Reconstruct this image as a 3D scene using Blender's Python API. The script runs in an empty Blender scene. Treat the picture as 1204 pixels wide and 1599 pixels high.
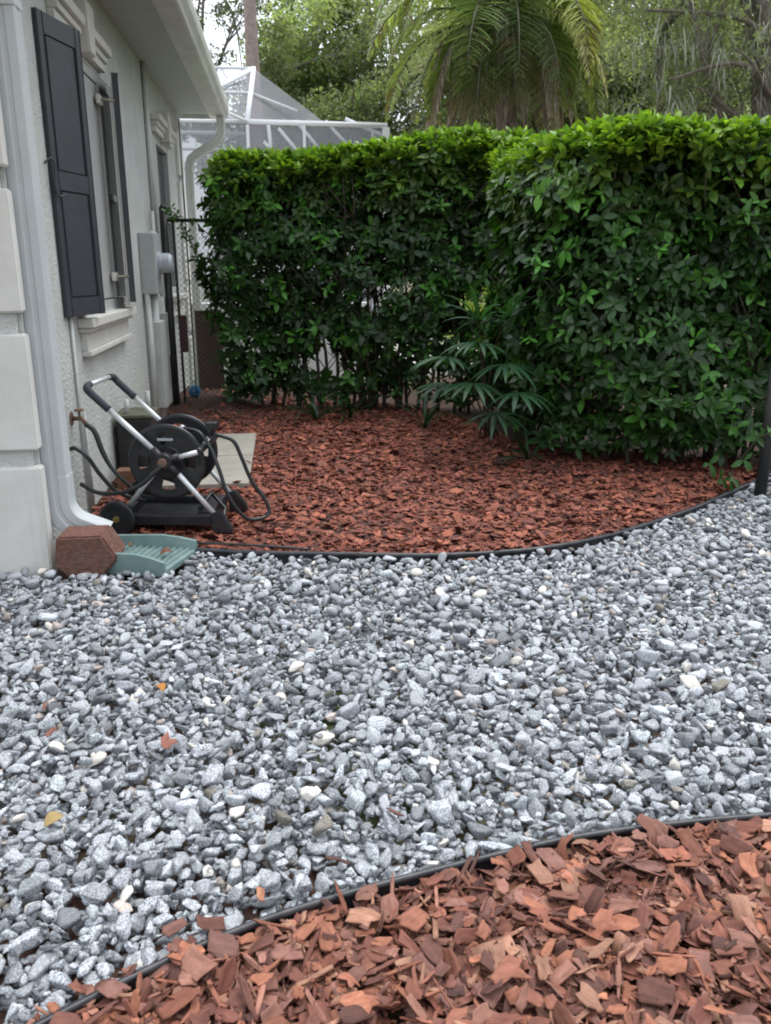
import bpy, bmesh, math, random
import numpy as np
from mathutils import Vector, Matrix

random.seed(7)
rng = np.random.default_rng(7)
scene = bpy.context.scene
C = scene.collection
R_ = math.radians

# ---------------------------------------------------------------- camera
cam_d = bpy.data.cameras.new('camera')
cam = bpy.data.objects.new('camera', cam_d)
C.objects.link(cam)
scene.camera = cam
cam_d.sensor_fit = 'VERTICAL'
cam_d.sensor_height = 36.0
cam_d.lens = 1300.0 / 1599.0 * 36.0
cam_d.clip_start = 0.05
cam_d.clip_end = 600.0
cam.location = (0, 0, 1.5)
cam.rotation_euler = (R_(90 - 16.5), 0, R_(-6.73))
cam_d.dof.use_dof = True
cam_d.dof.focus_distance = 3.6
cam_d.dof.aperture_fstop = 7.0

# ---------------------------------------------------------------- sky and sun (overcast daylight)
SUN_EL, SUN_AZ = 70.0, 60.0            # azimuth clockwise from +Y: high, beyond the hedge to the right
w = bpy.data.worlds.new('World'); scene.world = w; w.use_nodes = True
nt = w.node_tree; nt.nodes.clear()
out = nt.nodes.new('ShaderNodeOutputWorld'); bg = nt.nodes.new('ShaderNodeBackground')
sky = nt.nodes.new('ShaderNodeTexSky'); sky.sky_type = 'NISHITA'; sky.sun_disc = False
sky.sun_elevation = R_(SUN_EL); sky.sun_rotation = R_(SUN_AZ)
sky.air_density = 1.0; sky.dust_density = 2.0
tc = nt.nodes.new('ShaderNodeTexCoord'); nz = nt.nodes.new('ShaderNodeTexNoise')
nz.inputs['Scale'].default_value = 2.2; nz.inputs['Detail'].default_value = 4
rp = nt.nodes.new('ShaderNodeValToRGB')
rp.color_ramp.elements[0].position = 0.3; rp.color_ramp.elements[0].color = (8.2, 8.8, 9.5, 1)
rp.color_ramp.elements[1].position = 0.7; rp.color_ramp.elements[1].color = (11.5, 12.0, 12.6, 1)
mx = nt.nodes.new('ShaderNodeMixRGB'); mx.inputs[0].default_value = 0.85
nt.links.new(tc.outputs['Generated'], nz.inputs['Vector']); nt.links.new(nz.outputs['Fac'], rp.inputs[0])
sx = nt.nodes.new('ShaderNodeSeparateXYZ'); nt.links.new(tc.outputs['Generated'], sx.inputs[0])
gr = nt.nodes.new('ShaderNodeValToRGB'); gr.color_ramp.elements[0].color = (0.62, 0.62, 0.62, 1); gr.color_ramp.elements[0].position = 0.0
gr.color_ramp.elements[1].color = (1.75, 1.75, 1.75, 1); gr.color_ramp.elements[1].position = 0.85
nt.links.new(sx.outputs[2], gr.inputs[0])
ov = nt.nodes.new('ShaderNodeMixRGB'); ov.blend_type = 'MULTIPLY'; ov.inputs[0].default_value = 1.0
my = nt.nodes.new('ShaderNodeMapRange'); my.inputs['From Min'].default_value = -1.0; my.inputs['From Max'].default_value = 1.0
my.inputs['To Min'].default_value = 0.45; my.inputs['To Max'].default_value = 1.30     # cloud brighter on the far side
nt.links.new(sx.outputs[1], my.inputs['Value'])
g2 = nt.nodes.new('ShaderNodeMixRGB'); g2.blend_type = 'MULTIPLY'; g2.inputs[0].default_value = 1.0
nt.links.new(gr.outputs[0], g2.inputs[1]); nt.links.new(my.outputs[0], g2.inputs[2])
nt.links.new(rp.outputs[0], ov.inputs[1]); nt.links.new(g2.outputs[0], ov.inputs[2])
nt.links.new(sky.outputs[0], mx.inputs[1]); nt.links.new(ov.outputs[0], mx.inputs[2])
nt.links.new(mx.outputs[0], bg.inputs[0]); bg.inputs[1].default_value = 0.1
nt.links.new(bg.outputs[0], out.inputs[0])
sd = bpy.data.lights.new('sun', 'SUN'); sd.energy = 1.1; sd.angle = R_(35); sd.color = (1, 0.96, 0.9)
sun = bpy.data.objects.new('sun', sd); C.objects.link(sun)
az, el = R_(SUN_AZ), R_(SUN_EL)
sdir = Vector((math.sin(az) * math.cos(el), math.cos(az) * math.cos(el), math.sin(el)))
sun.rotation_euler = sdir.to_track_quat('Z', 'Y').to_euler()
sun.location = (0, -4, 12)
scene.view_settings.view_transform = 'Standard'
scene.view_settings.look = 'None'
scene.view_settings.exposure = 0.72
scene.view_settings.gamma = 1.0
scene.cycles.max_bounces = 8
scene.cycles.transparent_max_bounces = 12
scene.cycles.filter_width = 1.9
try:
    scene.cycles.use_denoising = True
except Exception:
    pass

# ---------------------------------------------------------------- materials
def nodes_of(name):
    m = bpy.data.materials.new(name); m.use_nodes = True
    t = m.node_tree; b = t.nodes['Principled BSDF']
    return m, t, b

def ramp(t, fac, stops):
    r = t.nodes.new('ShaderNodeValToRGB')
    el_ = r.color_ramp.elements
    while len(el_) < len(stops): el_.new(0.5)
    for e, (p, c) in zip(el_, stops):
        e.position = p; e.color = (*c, 1) if len(c) == 3 else c
    t.links.new(fac, r.inputs[0]); return r.outputs[0]

def noise(t, vec, scale, detail=3, rough=0.55, out='Fac'):
    n = t.nodes.new('ShaderNodeTexNoise'); n.inputs['Scale'].default_value = scale
    n.inputs['Detail'].default_value = detail; n.inputs['Roughness'].default_value = rough
    if vec is not None: t.links.new(vec, n.inputs['Vector'])
    return n.outputs[out]

def mixc(t, a, b, fac, mode='MIX'):
    m = t.nodes.new('ShaderNodeMixRGB'); m.blend_type = mode
    for s, i in ((fac, 0), (a, 1), (b, 2)):
        if hasattr(s, 'links'): t.links.new(s, m.inputs[i])
        else: m.inputs[i].default_value = s if i == 0 else ((*s, 1) if len(s) == 3 else s)
    return m.outputs[0]

def bump(t, b, h, strength, dist=0.01):
    n = t.nodes.new('ShaderNodeBump'); n.inputs['Strength'].default_value = strength
    n.inputs['Distance'].default_value = dist
    t.links.new(h, n.inputs['Height']); t.links.new(n.outputs[0], b.inputs['Normal'])

def objco(t):
    return t.nodes.new('ShaderNodeTexCoord').outputs['Object']

def mapped(t, vec, sc):
    n = t.nodes.new('ShaderNodeMapping'); n.inputs['Scale'].default_value = sc
    t.links.new(vec, n.inputs['Vector']); return n.outputs[0]

def simple(name, col, rough=0.5, metal=0.0, var=0.12, vscale=9.0, bscale=60.0, bstr=0.12, bd=0.004, streak=0.0, dirt=None, dscale=3.0, damt=0.5):
    m, t, b = nodes_of(name); co = objco(t)
    n1 = noise(t, co, vscale, 5)
    lo = tuple(c * (1 - var) for c in col); hi = tuple(min(1, c * (1 + var)) for c in col)
    c = ramp(t, n1, [(0.3, lo), (0.7, hi)])
    if dirt:
        f = ramp(t, noise(t, co, dscale, 6, 0.7), [(0.45, (0, 0, 0)), (0.75, (damt,) * 3)])
        c = mixc(t, c, dirt, f)
    if streak:
        f2 = ramp(t, noise(t, mapped(t, co, (9, 9, 0.9)), 1.0, 5, 0.65), [(0.50, (0, 0, 0)), (0.78, (streak,) * 3)])
        c = mixc(t, c, dirt, f2)
    t.links.new(c, b.inputs['Base Color'])
    b.inputs['Roughness'].default_value = rough; b.inputs['Metallic'].default_value = metal
    if bstr: bump(t, b, noise(t, co, bscale, 3), bstr, bd)
    return m

M = {}
M['stucco'] = simple('stucco_paint', (0.54, 0.56, 0.54), 0.85, var=0.07, vscale=4, bscale=42, bstr=1.0, bd=0.014, dirt=(0.33, 0.36, 0.30), dscale=2.2, damt=0.35, streak=0.3)
M['quoin'] = simple('quoin_paint', (0.72, 0.71, 0.68), 0.8, var=0.04, vscale=3, bscale=70, bstr=0.5, dirt=(0.42, 0.40, 0.34), dscale=2.4, damt=0.4, streak=0.45)
M['trim'] = simple('trim_paint', (0.62, 0.61, 0.57), 0.6, var=0.05, vscale=5, bstr=0.1, dirt=(0.42, 0.43, 0.36), dscale=3, damt=0.3)
M['soffit'] = simple('soffit_vinyl', (0.43, 0.46, 0.44), 0.6, var=0.04, bstr=0)
M['gutter'] = simple('gutter_paint', (0.63, 0.64, 0.60), 0.5, var=0.06, vscale=4, bstr=0.05, dirt=(0.40, 0.38, 0.33), dscale=5, damt=0.5)
M['spout'] = simple('downspout_paint', (0.53, 0.56, 0.57), 0.45, var=0.06, vscale=3, bstr=0.05, dirt=(0.62, 0.64, 0.64), dscale=4, damt=0.5, streak=0.35)
M['shutter'] = simple('shutter_paint', (0.047, 0.050, 0.060), 0.5, var=0.15, bscale=120, bstr=0.05)
M['frame'] = simple('window_frame_paint', (0.44, 0.45, 0.44), 0.45, var=0.03, bstr=0.03)
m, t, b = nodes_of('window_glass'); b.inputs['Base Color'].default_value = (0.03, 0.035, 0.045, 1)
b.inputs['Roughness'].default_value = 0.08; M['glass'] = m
M['meter'] = simple('meter_box_paint', (0.40, 0.43, 0.43), 0.5, var=0.06, bstr=0.05, dirt=(0.25, 0.25, 0.22), dscale=6, damt=0.4)
M['conduit'] = simple('conduit_paint', (0.50, 0.53, 0.51), 0.55, var=0.06, bstr=0.05, dirt=(0.3, 0.3, 0.26), dscale=6, damt=0.4)
M['dome'] = simple('meter_glass', (0.42, 0.45, 0.5), 0.12, var=0.1, bstr=0)
M['brass'] = simple('old_brass', (0.45, 0.36, 0.14), 0.4, 0.9, bstr=0.1)
M['hingemetal'] = simple('dull_hinge_metal', (0.28, 0.26, 0.22), 0.5, 0.5, bstr=0.05)
M['rust'] = simple('brown_rust', (0.17, 0.10, 0.07), 0.8, bstr=0.4)
M['black'] = simple('black_plastic', (0.016, 0.017, 0.020), 0.42, var=0.25, bscale=150, bstr=0.05, dirt=(0.09, 0.085, 0.08), dscale=7, damt=0.35)
M['grip'] = simple('foam_grip', (0.035, 0.037, 0.05), 0.75, var=0.15, bscale=300, bstr=0.2)
M['hose'] = simple('hose_rubber', (0.018, 0.02, 0.022), 0.38, var=0.2, bstr=0.03, dirt=(0.05, 0.045, 0.04), dscale=9, damt=0.25)
M['alu'] = simple('silver_tube', (0.66, 0.68, 0.70), 0.38, 0.4, var=0.06, vscale=14, bstr=0.02, dirt=(0.35, 0.33, 0.3), dscale=12, damt=0.4)
M['red'] = simple('red_plastic', (0.45, 0.02, 0.03), 0.4, bstr=0)
M['brick'] = simple('red_block', (0.155, 0.070, 0.052), 0.9, var=0.3, vscale=40, bscale=60, bstr=1.0, bd=0.012, dirt=(0.15, 0.12, 0.10), dscale=8, damt=0.5)
M['brick2'] = simple('brown_brick', (0.17, 0.09, 0.055), 0.9, var=0.25, vscale=26, bscale=70, bstr=0.8)
M['splash'] = simple('green_plastic', (0.16, 0.245, 0.24), 0.5, var=0.08, bstr=0.08, dirt=(0.33, 0.36, 0.33), dscale=9, damt=0.4)
M['slab'] = simple('slab_concrete', (0.33, 0.315, 0.275), 0.9, var=0.12, vscale=7, bscale=90, bstr=0.5, dirt=(0.22, 0.19, 0.15), dscale=5, damt=0.5)
M['edging'] = simple('edging_plastic', (0.020, 0.022, 0.027), 0.35, var=0.3, bstr=0.08, dirt=(0.10, 0.09, 0.09), dscale=18, damt=0.5)
M['cage'] = simple('white_aluminium', (0.80, 0.82, 0.85), 0.4, var=0.03, bstr=0)
M['fence'] = simple('black_vinyl_metal', (0.02, 0.022, 0.025), 0.5, var=0.2, bstr=0.05, dirt=(0.08, 0.09, 0.07), dscale=6, damt=0.5)
M['wire'] = simple('wire_grey', (0.16, 0.16, 0.16), 0.5, 0.3, bstr=0)
M['tanpanel'] = simple('tan_board', (0.12, 0.08, 0.062), 0.85, var=0.12, vscale=6, bscale=50, bstr=0.4)
M['maroon'] = simple('maroon_metal', (0.06, 0.02, 0.025), 0.5, bstr=0.1)
M['moss'] = simple('mossy_lid', (0.10, 0.10, 0.07), 0.9, var=0.25, vscale=20, bstr=0.5)
M['blue'] = simple('blue_plastic', (0.03, 0.22, 0.45), 0.35, bstr=0)
M['deck'] = simple('pale_deck', (0.72, 0.68, 0.62), 0.8, var=0.08, bstr=0.1)
M['whitewall'] = simple('white_render', (0.85, 0.85, 0.86), 0.8, var=0.04, bstr=0.1)
M['roof'] = simple('roof_shingle', (0.20, 0.19, 0.18), 0.9, var=0.2, vscale=12, bstr=0.5)
M['bark_grey'] = simple('trunk_bark', (0.17, 0.145, 0.125), 0.95, var=0.3, vscale=9, bscale=22, bstr=1.0)
M['pine_bark'] = simple('pine_bark', (0.30, 0.235, 0.21), 0.95, var=0.25, vscale=9, bscale=14, bstr=1.0)
M['twig'] = simple('twig_bark', (0.065, 0.05, 0.035), 0.9, var=0.3, bstr=0.2)

m, t, b = nodes_of('screen_mesh'); b.inputs['Base Color'].default_value = (0.30, 0.31, 0.35, 1)
b.inputs['Roughness'].default_value = 0.7; b.inputs['Alpha'].default_value = 0.48; M['screen'] = m

# ground: leaf litter and patchy grass
m, t, b = nodes_of('ground_litter'); co = objco(t)
c1 = ramp(t, noise(t, co, 14, 6, 0.7), [(0.3, (0.06, 0.035, 0.025)), (0.55, (0.20, 0.13, 0.10)), (0.8, (0.36, 0.27, 0.22))])
c2 = ramp(t, noise(t, co, 0.6, 4), [(0.45, (0, 0, 0)), (0.6, (1, 1, 1))])
c3 = ramp(t, noise(t, co, 30, 4), [(0.3, (0.05, 0.08, 0.02)), (0.7, (0.16, 0.2, 0.06))])
t.links.new(mixc(t, c1, c3, c2), b.inputs['Base Color']); b.inputs['Roughness'].default_value = 0.95
bump(t, b, noise(t, co, 25, 5), 1.0, 0.03); M['ground'] = m
m, t, b = nodes_of('dark_soil'); co = objco(t)
t.links.new(ramp(t, noise(t, co, 40, 6, 0.7), [(0.3, (0.03, 0.018, 0.012)), (0.7, (0.11, 0.05, 0.033))]), b.inputs['Base Color'])
b.inputs['Roughness'].default_value = 0.95; bump(t, b, noise(t, co, 60, 5), 1.0, 0.02); M['soil'] = m

# granite: per-stone colour, fine black and white grain
m, t, b = nodes_of('granite_chips'); co = objco(t)
at = t.nodes.new('ShaderNodeAttribute'); at.attribute_name = 'tint'
g1 = ramp(t, noise(t, co, 210, 3, 0.75), [(0.38, (0.26, 0.28, 0.32)), (0.5, (0.97, 0.97, 0.98)), (0.61, (1.8, 1.8, 1.8))])
g2 = ramp(t, noise(t, co, 55, 3, 0.6), [(0.3, (0.80, 0.81, 0.83)), (0.7, (1.12, 1.12, 1.12))])
g = mixc(t, g1, g2, 1.0, 'MULTIPLY')
inv = t.nodes.new('ShaderNodeMath'); inv.operation = 'MULTIPLY'; inv.inputs[1].default_value = 1.0
t.links.new(at.outputs['Alpha'], inv.inputs[0])
g = mixc(t, (1, 1, 1), g, inv.outputs[0])
t.links.new(mixc(t, at.outputs['Color'], g, 1.0, 'MULTIPLY'), b.inputs['Base Color'])
b.inputs['Roughness'].default_value = 0.72
bump(t, b, noise(t, co, 180, 4, 0.65), 0.55, 0.002); M['granite'] = m

# bark chips: per-chip colour with grain along each chip
m, t, b = nodes_of('bark_chips')
at = t.nodes.new('ShaderNodeAttribute'); at.attribute_name = 'tint'
uv = t.nodes.new('ShaderNodeUVMap'); uv.uv_map = 'grain'
st = noise(t, mapped(t, uv.outputs[0], (16, 75, 1)), 1.0, 5, 0.7)
pt = noise(t, mapped(t, uv.outputs[0], (35, 45, 1)), 1.0, 4, 0.6)
s1 = ramp(t, st, [(0.28, (0.55, 0.50, 0.48)), (0.5, (0.98, 0.98, 0.98)), (0.75, (1.22, 1.25, 1.28))])
s2 = ramp(t, pt, [(0.3, (0.75, 0.72, 0.70)), (0.7, (1.15, 1.17, 1.2))])
t.links.new(mixc(t, mixc(t, at.outputs['Color'], s1, 1.0, 'MULTIPLY'), s2, 1.0, 'MULTIPLY'), b.inputs['Base Color'])
b.inputs['Roughness'].default_value = 0.8
bump(t, b, st, 0.8, 0.003); M['bark'] = m

def leafmat(name, rough, transl, spec=0.5):
    m, t, b = nodes_of(name)
    at = t.nodes.new('ShaderNodeAttribute'); at.attribute_name = 'tint'
    co = objco(t)
    v = ramp(t, noise(t, co, 25, 2), [(0.3, (0.82, 0.84, 0.8)), (0.7, (1.12, 1.12, 1.12))])
    c = mixc(t, at.outputs['Color'], v, 1.0, 'MULTIPLY')
    t.links.new(c, b.inputs['Base Color']); b.inputs['Roughness'].default_value = rough
    b.inputs['Specular IOR Level'].default_value = spec
    tr = t.nodes.new('ShaderNodeBsdfTranslucent')
    t.links.new(mixc(t, c, (1.25, 1.35, 0.5), 1.0, 'MULTIPLY'), tr.inputs[0])
    ms = t.nodes.new('ShaderNodeMixShader'); ms.inputs[0].default_value = transl
    t.links.new(b.outputs[0], ms.inputs[1]); t.links.new(tr.outputs[0], ms.inputs[2])
    t.links.new(ms.outputs[0], t.nodes['Material Output'].inputs[0])
    return m
M['leaf'] = leafmat('hedge_leaf', 0.33, 0.30, 0.38)
M['tleaf'] = leafmat('tree_leaf', 0.55, 0.5)
M['frond'] = leafmat('palm_frond', 0.42, 0.38)
M['dry'] = leafmat('dry_leaf', 0.8, 0.15, 0.2)

# ---------------------------------------------------------------- object helpers
WL = {}
def tag(o, label=None, cat=None, group=None, kind=None):
    if label: o['label'] = label
    if cat: o['category'] = cat
    if group: o['group'] = group
    if kind: o['kind'] = kind
    return o

def thing(name, label, cat, loc=(0, 0, 0), group=None):
    o = bpy.data.objects.new(name, None); C.objects.link(o); o.location = loc
    o.empty_display_size = 0.1
    WL[o.name] = Vector(loc); return tag(o, label, cat, group)

def link(me, name, mat, parent=None):
    o = bpy.data.objects.new(name, me); C.objects.link(o)
    if mat: me.materials.append(mat)
    if parent is not None:
        o.parent = parent
        WL[o.name] = WL[parent.name].copy()
        me.transform(Matrix.Translation(-WL[parent.name]))
    else:
        WL[o.name] = Vector((0, 0, 0))
    return o

def arr_mesh(name, V, F, mat, parent=None, tint=None, uv=None, smooth=False):
    """V (n,3); F (m,k) uniform polygons; tint (n,4); uv (n,2)."""
    V = np.asarray(V, np.float32); F = np.asarray(F, np.int32)
    me = bpy.data.meshes.new(name)
    me.vertices.add(len(V)); me.vertices.foreach_set('co', V.ravel())
    k = F.shape[1]
    me.loops.add(F.size); me.loops.foreach_set('vertex_index', F.ravel())
    me.polygons.add(len(F)); me.polygons.foreach_set('loop_start', np.arange(0, F.size, k, dtype=np.int32))
    me.update(calc_edges=True)
    if tint is not None:
        a = me.color_attributes.new('tint', 'FLOAT_COLOR', 'POINT')
        a.data.foreach_set('color', np.asarray(tint, np.float32).ravel())
    if uv is not None:
        u = me.uv_layers.new(name='grain')
        u.data.foreach_set('uv', np.asarray(uv, np.float32)[F.ravel()].ravel())
    if smooth: me.polygons.foreach_set('use_smooth', np.ones(len(F), bool))
    me.validate()
    return link(me, name, mat, parent)

class MB:
    def __init__(s): s.bm = bmesh.new()
    def box(s, x0, x1, y0, y1, z0, z1, bev=0.0, mat=None):
        r = bmesh.ops.create_cube(s.bm, size=1.0)
        vs = r['verts']
        for v in vs:
            v.co = Vector(((x0 + x1) / 2 + v.co.x * (x1 - x0), (y0 + y1) / 2 + v.co.y * (y1 - y0), (z0 + z1) / 2 + v.co.z * (z1 - z0)))
        if mat is not None:
            for v in vs: v.co = mat @ v.co
        if bev > 0:
            es = list({e for v in vs for e in v.link_edges})
            bmesh.ops.bevel(s.bm, geom=es, offset=bev, segments=2, affect='EDGES', profile=0.6)
        return s
    def prism(s, pts, d, bev=0.0):
        d = Vector(d); a = [s.bm.verts.new(Vector(p)) for p in pts]; b = [s.bm.verts.new(Vector(p) + d) for p in pts]
        n = len(pts); fs = [s.bm.faces.new(a), s.bm.faces.new(b[::-1])]
        for i in range(n): fs.append(s.bm.faces.new((a[i], b[i], b[(i + 1) % n], a[(i + 1) % n])))
        bmesh.ops.recalc_face_normals(s.bm, faces=fs)
        if bev > 0:
            es = list({e for v in a + b for e in v.link_edges})
            bmesh.ops.bevel(s.bm, geom=es, offset=bev, segments=2, affect='EDGES')
        return s
    def tube(s, pts, r, n=10, smooth=0, cap=True, squash=None):
        P = [Vector(p) for p in pts]
        rr = list(r) if hasattr(r, '__len__') else [r] * len(P)
        if smooth:
            Q = []; RR = []
            for i in range(len(P) - 1):
                p0 = P[max(i - 1, 0)]; p1 = P[i]; p2 = P[i + 1]; p3 = P[min(i + 2, len(P) - 1)]
                for k in range(smooth):
                    u = k / smooth
                    Q.append(0.5 * ((2 * p1) + (-p0 + p2) * u + (2 * p0 - 5 * p1 + 4 * p2 - p3) * u * u + (-p0 + 3 * p1 - 3 * p2 + p3) * u ** 3))
                    RR.append(rr[i] * (1 - u) + rr[i + 1] * u)
            Q.append(P[-1]); RR.append(rr[-1]); P, rr = Q, RR
        rings = []; up = None
        for i, p in enumerate(P):
            tdir = (P[min(i + 1, len(P) - 1)] - P[max(i - 1, 0)]).normalized()
            if up is None:
                up = tdir.orthogonal().normalized()
            up = (up - tdir * up.dot(tdir))
            up = up.normalized() if up.length > 1e-6 else tdir.orthogonal().normalized()
            sd_ = tdir.cross(up)
            rings.append([s.bm.verts.new(p + (up * math.cos(a) + sd_ * math.sin(a)) * rr[i]) for a in [2 * math.pi * k / n for k in range(n)]])
        for a, b in zip(rings, rings[1:]):
            for k in range(n):
                f = s.bm.faces.new((a[k], a[(k + 1) % n], b[(k + 1) % n], b[k])); f.smooth = True
        if cap:
            s.bm.faces.new(rings[0][::-1]); s.bm.faces.new(rings[-1])
        return s
    def sweep(s, pts, prof, xdir=(0, 1, 0), smooth=False):
        """sweep a closed profile (list of (a,b)) along pts; a runs along xdir, b along the normal in the path plane."""
        P = [Vector(p) for p in pts]; X = Vector(xdir).normalized(); rings = []
        for i, p in enumerate(P):
            tdir = (P[min(i + 1, len(P) - 1)] - P[max(i - 1, 0)]).normalized()
            N = tdir.cross(X).normalized()
            rings.append([s.bm.verts.new(p + X * a + N * b) for a, b in prof])
        n = len(prof)
        for a, b in zip(rings, rings[1:]):
            for k in range(n):
                f = s.bm.faces.new((a[k], a[(k + 1) % n], b[(k + 1) % n], b[k])); f.smooth = smooth
        s.bm.faces.new(rings[0][::-1]); s.bm.faces.new(rings[-1])
        bmesh.ops.recalc_face_normals(s.bm, faces=s.bm.faces)
        return s
    def ring(s, c, axis, prof, n=40):
        """lathe: prof list of (radius, offset along axis), closed loop."""
        ax = Vector(axis).normalized(); u = ax.orthogonal().normalized(); v = ax.cross(u); c = Vector(c)
        R = [[s.bm.verts.new(c + ax * o + (u * math.cos(2 * math.pi * k / n) + v * math.sin(2 * math.pi * k / n)) * r) for r, o in prof] for k in range(n)]
        m_ = len(prof)
        for k in range(n):
            a, b = R[k], R[(k + 1) % n]
            for j in range(m_):
                j2 = (j + 1) % m_
                f = s.bm.faces.new((a[j], b[j], b[j2], a[j2])); f.smooth = False
        return s
    def build(s, name, mat, parent=None):
        bmesh.ops.recalc_face_normals(s.bm, faces=s.bm.faces)
        me = bpy.data.meshes.new(name); s.bm.to_mesh(me); s.bm.free()
        return link(me, name, mat, parent)

def inst(T, F, pos, Rm, sc):
    """instances of a template: T (n,3), F (m,k), pos (N,3), Rm (N,3,3), sc (N,) or (N,3)."""
    pos = np.asarray(pos); N = len(pos); n = len(T)
    sc = np.asarray(sc, float)
    if sc.ndim == 1: sc = np.repeat(sc[:, None], 3, 1)
    V = np.einsum('nij,nkj->nki', Rm, T[None] * sc[:, None, :]) + pos[:, None, :]
    FF = F[None] + (np.arange(N) * n)[:, None, None]
    return V.reshape(-1, 3), FF.reshape(-1, F.shape[1])

def rotz(a):
    c, s = np.cos(a), np.sin(a); z = np.zeros_like(a); o = np.ones_like(a)
    return np.stack([np.stack([c, -s, z], -1), np.stack([s, c, z], -1), np.stack([z, z, o], -1)], -2)
def rotx(a):
    c, s = np.cos(a), np.sin(a); z = np.zeros_like(a); o = np.ones_like(a)
    return np.stack([np.stack([o, z, z], -1), np.stack([z, c, -s], -1), np.stack([z, s, c], -1)], -2)
def frames(xd, up):
    """rotation matrices with local x along xd and local z near up."""
    xd = xd / np.linalg.norm(xd, axis=1, keepdims=True)
    y = np.cross(up, xd); y /= np.maximum(np.linalg.norm(y, axis=1, keepdims=True), 1e-9)
    z = np.cross(xd, y)
    return np.stack([xd, y, z], -1)

_nk = rng.normal(size=(12, 3)); _np = rng.uniform(0, 6.28, 12)
def snoise(P, scale):
    """smooth pseudo-noise in about -1..1."""
    P = np.asarray(P); q = P @ (_nk[:, :P.shape[1]].T) * scale + _np
    return np.sin(q + np.sin(q[:, ::-1] * 0.7)).mean(1) * 2.2

# ================================================================ GROUND
XE = np.array([-1.30, -0.95, -0.49, -0.2, 0.146, 0.5, 0.83, 1.364, 1.72, 2.06, 2.60, 3.108, 3.5, 4.3])
YE = np.array([4.62, 4.55, 4.383, 4.29, 4.224, 4.16, 4.133, 4.164, 4.30, 4.512, 4.86, 5.278, 5.60, 6.2])
XF = np.array([-1.6, -1.0, -0.527, -0.216, 0.022, 0.405, 0.742, 1.05, 1.312, 1.9, 2.6])
YF = np.array([0.65, 1.08, 1.418, 1.592, 1.674, 1.764, 1.842, 1.862, 1.86, 1.83, 1.75])
def ye(x): return np.interp(x, XE, YE)
def yf(x): return np.interp(x, XF, YF)

tag(arr_mesh('ground', [(-70, -30, -0.09), (90, -30, -0.09), (90, 160, -0.09), (-70, 160, -0.09)], [(0, 1, 2, 3)], M['ground']), kind='structure')

def bed_h(x, y):
    d = np.clip((y - ye(x)) / 0.5, 0, 1)
    h = 0.012 + 0.02 * d
    h += 0.10 * np.exp(-(((x + 0.85) / 0.55) ** 2 + ((y - 9.3) / 1.2) ** 2))
    h += 0.015 * np.sin(x * 2.1 + 0.7) * np.sin(y * 1.7) * d
    return h

class Pile:
    """lets stones and chips come to rest on what already lies there (height field)."""
    def __init__(s, x0, x1, y0, y1, res, base):
        s.x0, s.y0, s.res = x0, y0, res
        nx, ny = int((x1 - x0) / res), int((y1 - y0) / res)
        X, Y = np.meshgrid(x0 + (np.arange(nx) + .5) * res, y0 + (np.arange(ny) + .5) * res, indexing='ij')
        s.h = base(X, Y).astype(np.float32); s.nx, s.ny = nx, ny
    def patch(s, Rm, ax):
        S = (Rm * (ax ** 2)) @ Rm.T
        A = S[:2, :2]; iA = np.linalg.inv(A); b = S[2, :2] @ iA; sz = S[2, 2] - b @ S[:2, 2]
        rx, ry = math.sqrt(A[0, 0]), math.sqrt(A[1, 1]); k = max(1, int(rx / s.res)); l = max(1, int(ry / s.res))
        gx = np.arange(-k, k + 1) * s.res; gy = np.arange(-l, l + 1) * s.res
        GX, GY = np.meshgrid(gx, gy, indexing='ij')
        q = iA[0, 0] * GX ** 2 + 2 * iA[0, 1] * GX * GY + iA[1, 1] * GY ** 2
        hh = np.sqrt(max(sz, 1e-9) * np.clip(1 - q, 0, 1)); zm = b[0] * GX + b[1] * GY
        return k, l, q <= 1.0, zm - hh, zm + hh
    def drop(s, cands, Rm, ax, sink=0.0):
        k, l, msk, bot, top = s.patch(Rm, ax); best = None
        for x, y in cands:
            i = int((x - s.x0) / s.res); j = int((y - s.y0) / s.res)
            if i - k < 0 or j - l < 0 or i + k + 1 > s.nx or j + l + 1 > s.ny: continue
            H = s.h[i - k:i + k + 1, j - l:j + l + 1]
            z = float((np.where(msk, H - bot, -9)).max())
            if best is None or z < best[0]: best = (z, x, y, i, j)
        if best is None: return None
        z, x, y, i, j = best; z -= sink
        H = s.h[i - k:i + k + 1, j - l:j + l + 1]
        np.maximum(H, np.where(msk, top + z, -9), out=H)
        return (x, y, z)

def rand_tilt(n, sig):
    """random rotations with the flat axis tilted from vertical by about sig (radians)."""
    a = rng.uniform(0, 2 * np.pi, n); b = rng.normal(0, sig, n); c = rng.uniform(0, 2 * np.pi, n)
    return rotz(a) @ rotx(b) @ rotz(c)

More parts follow.
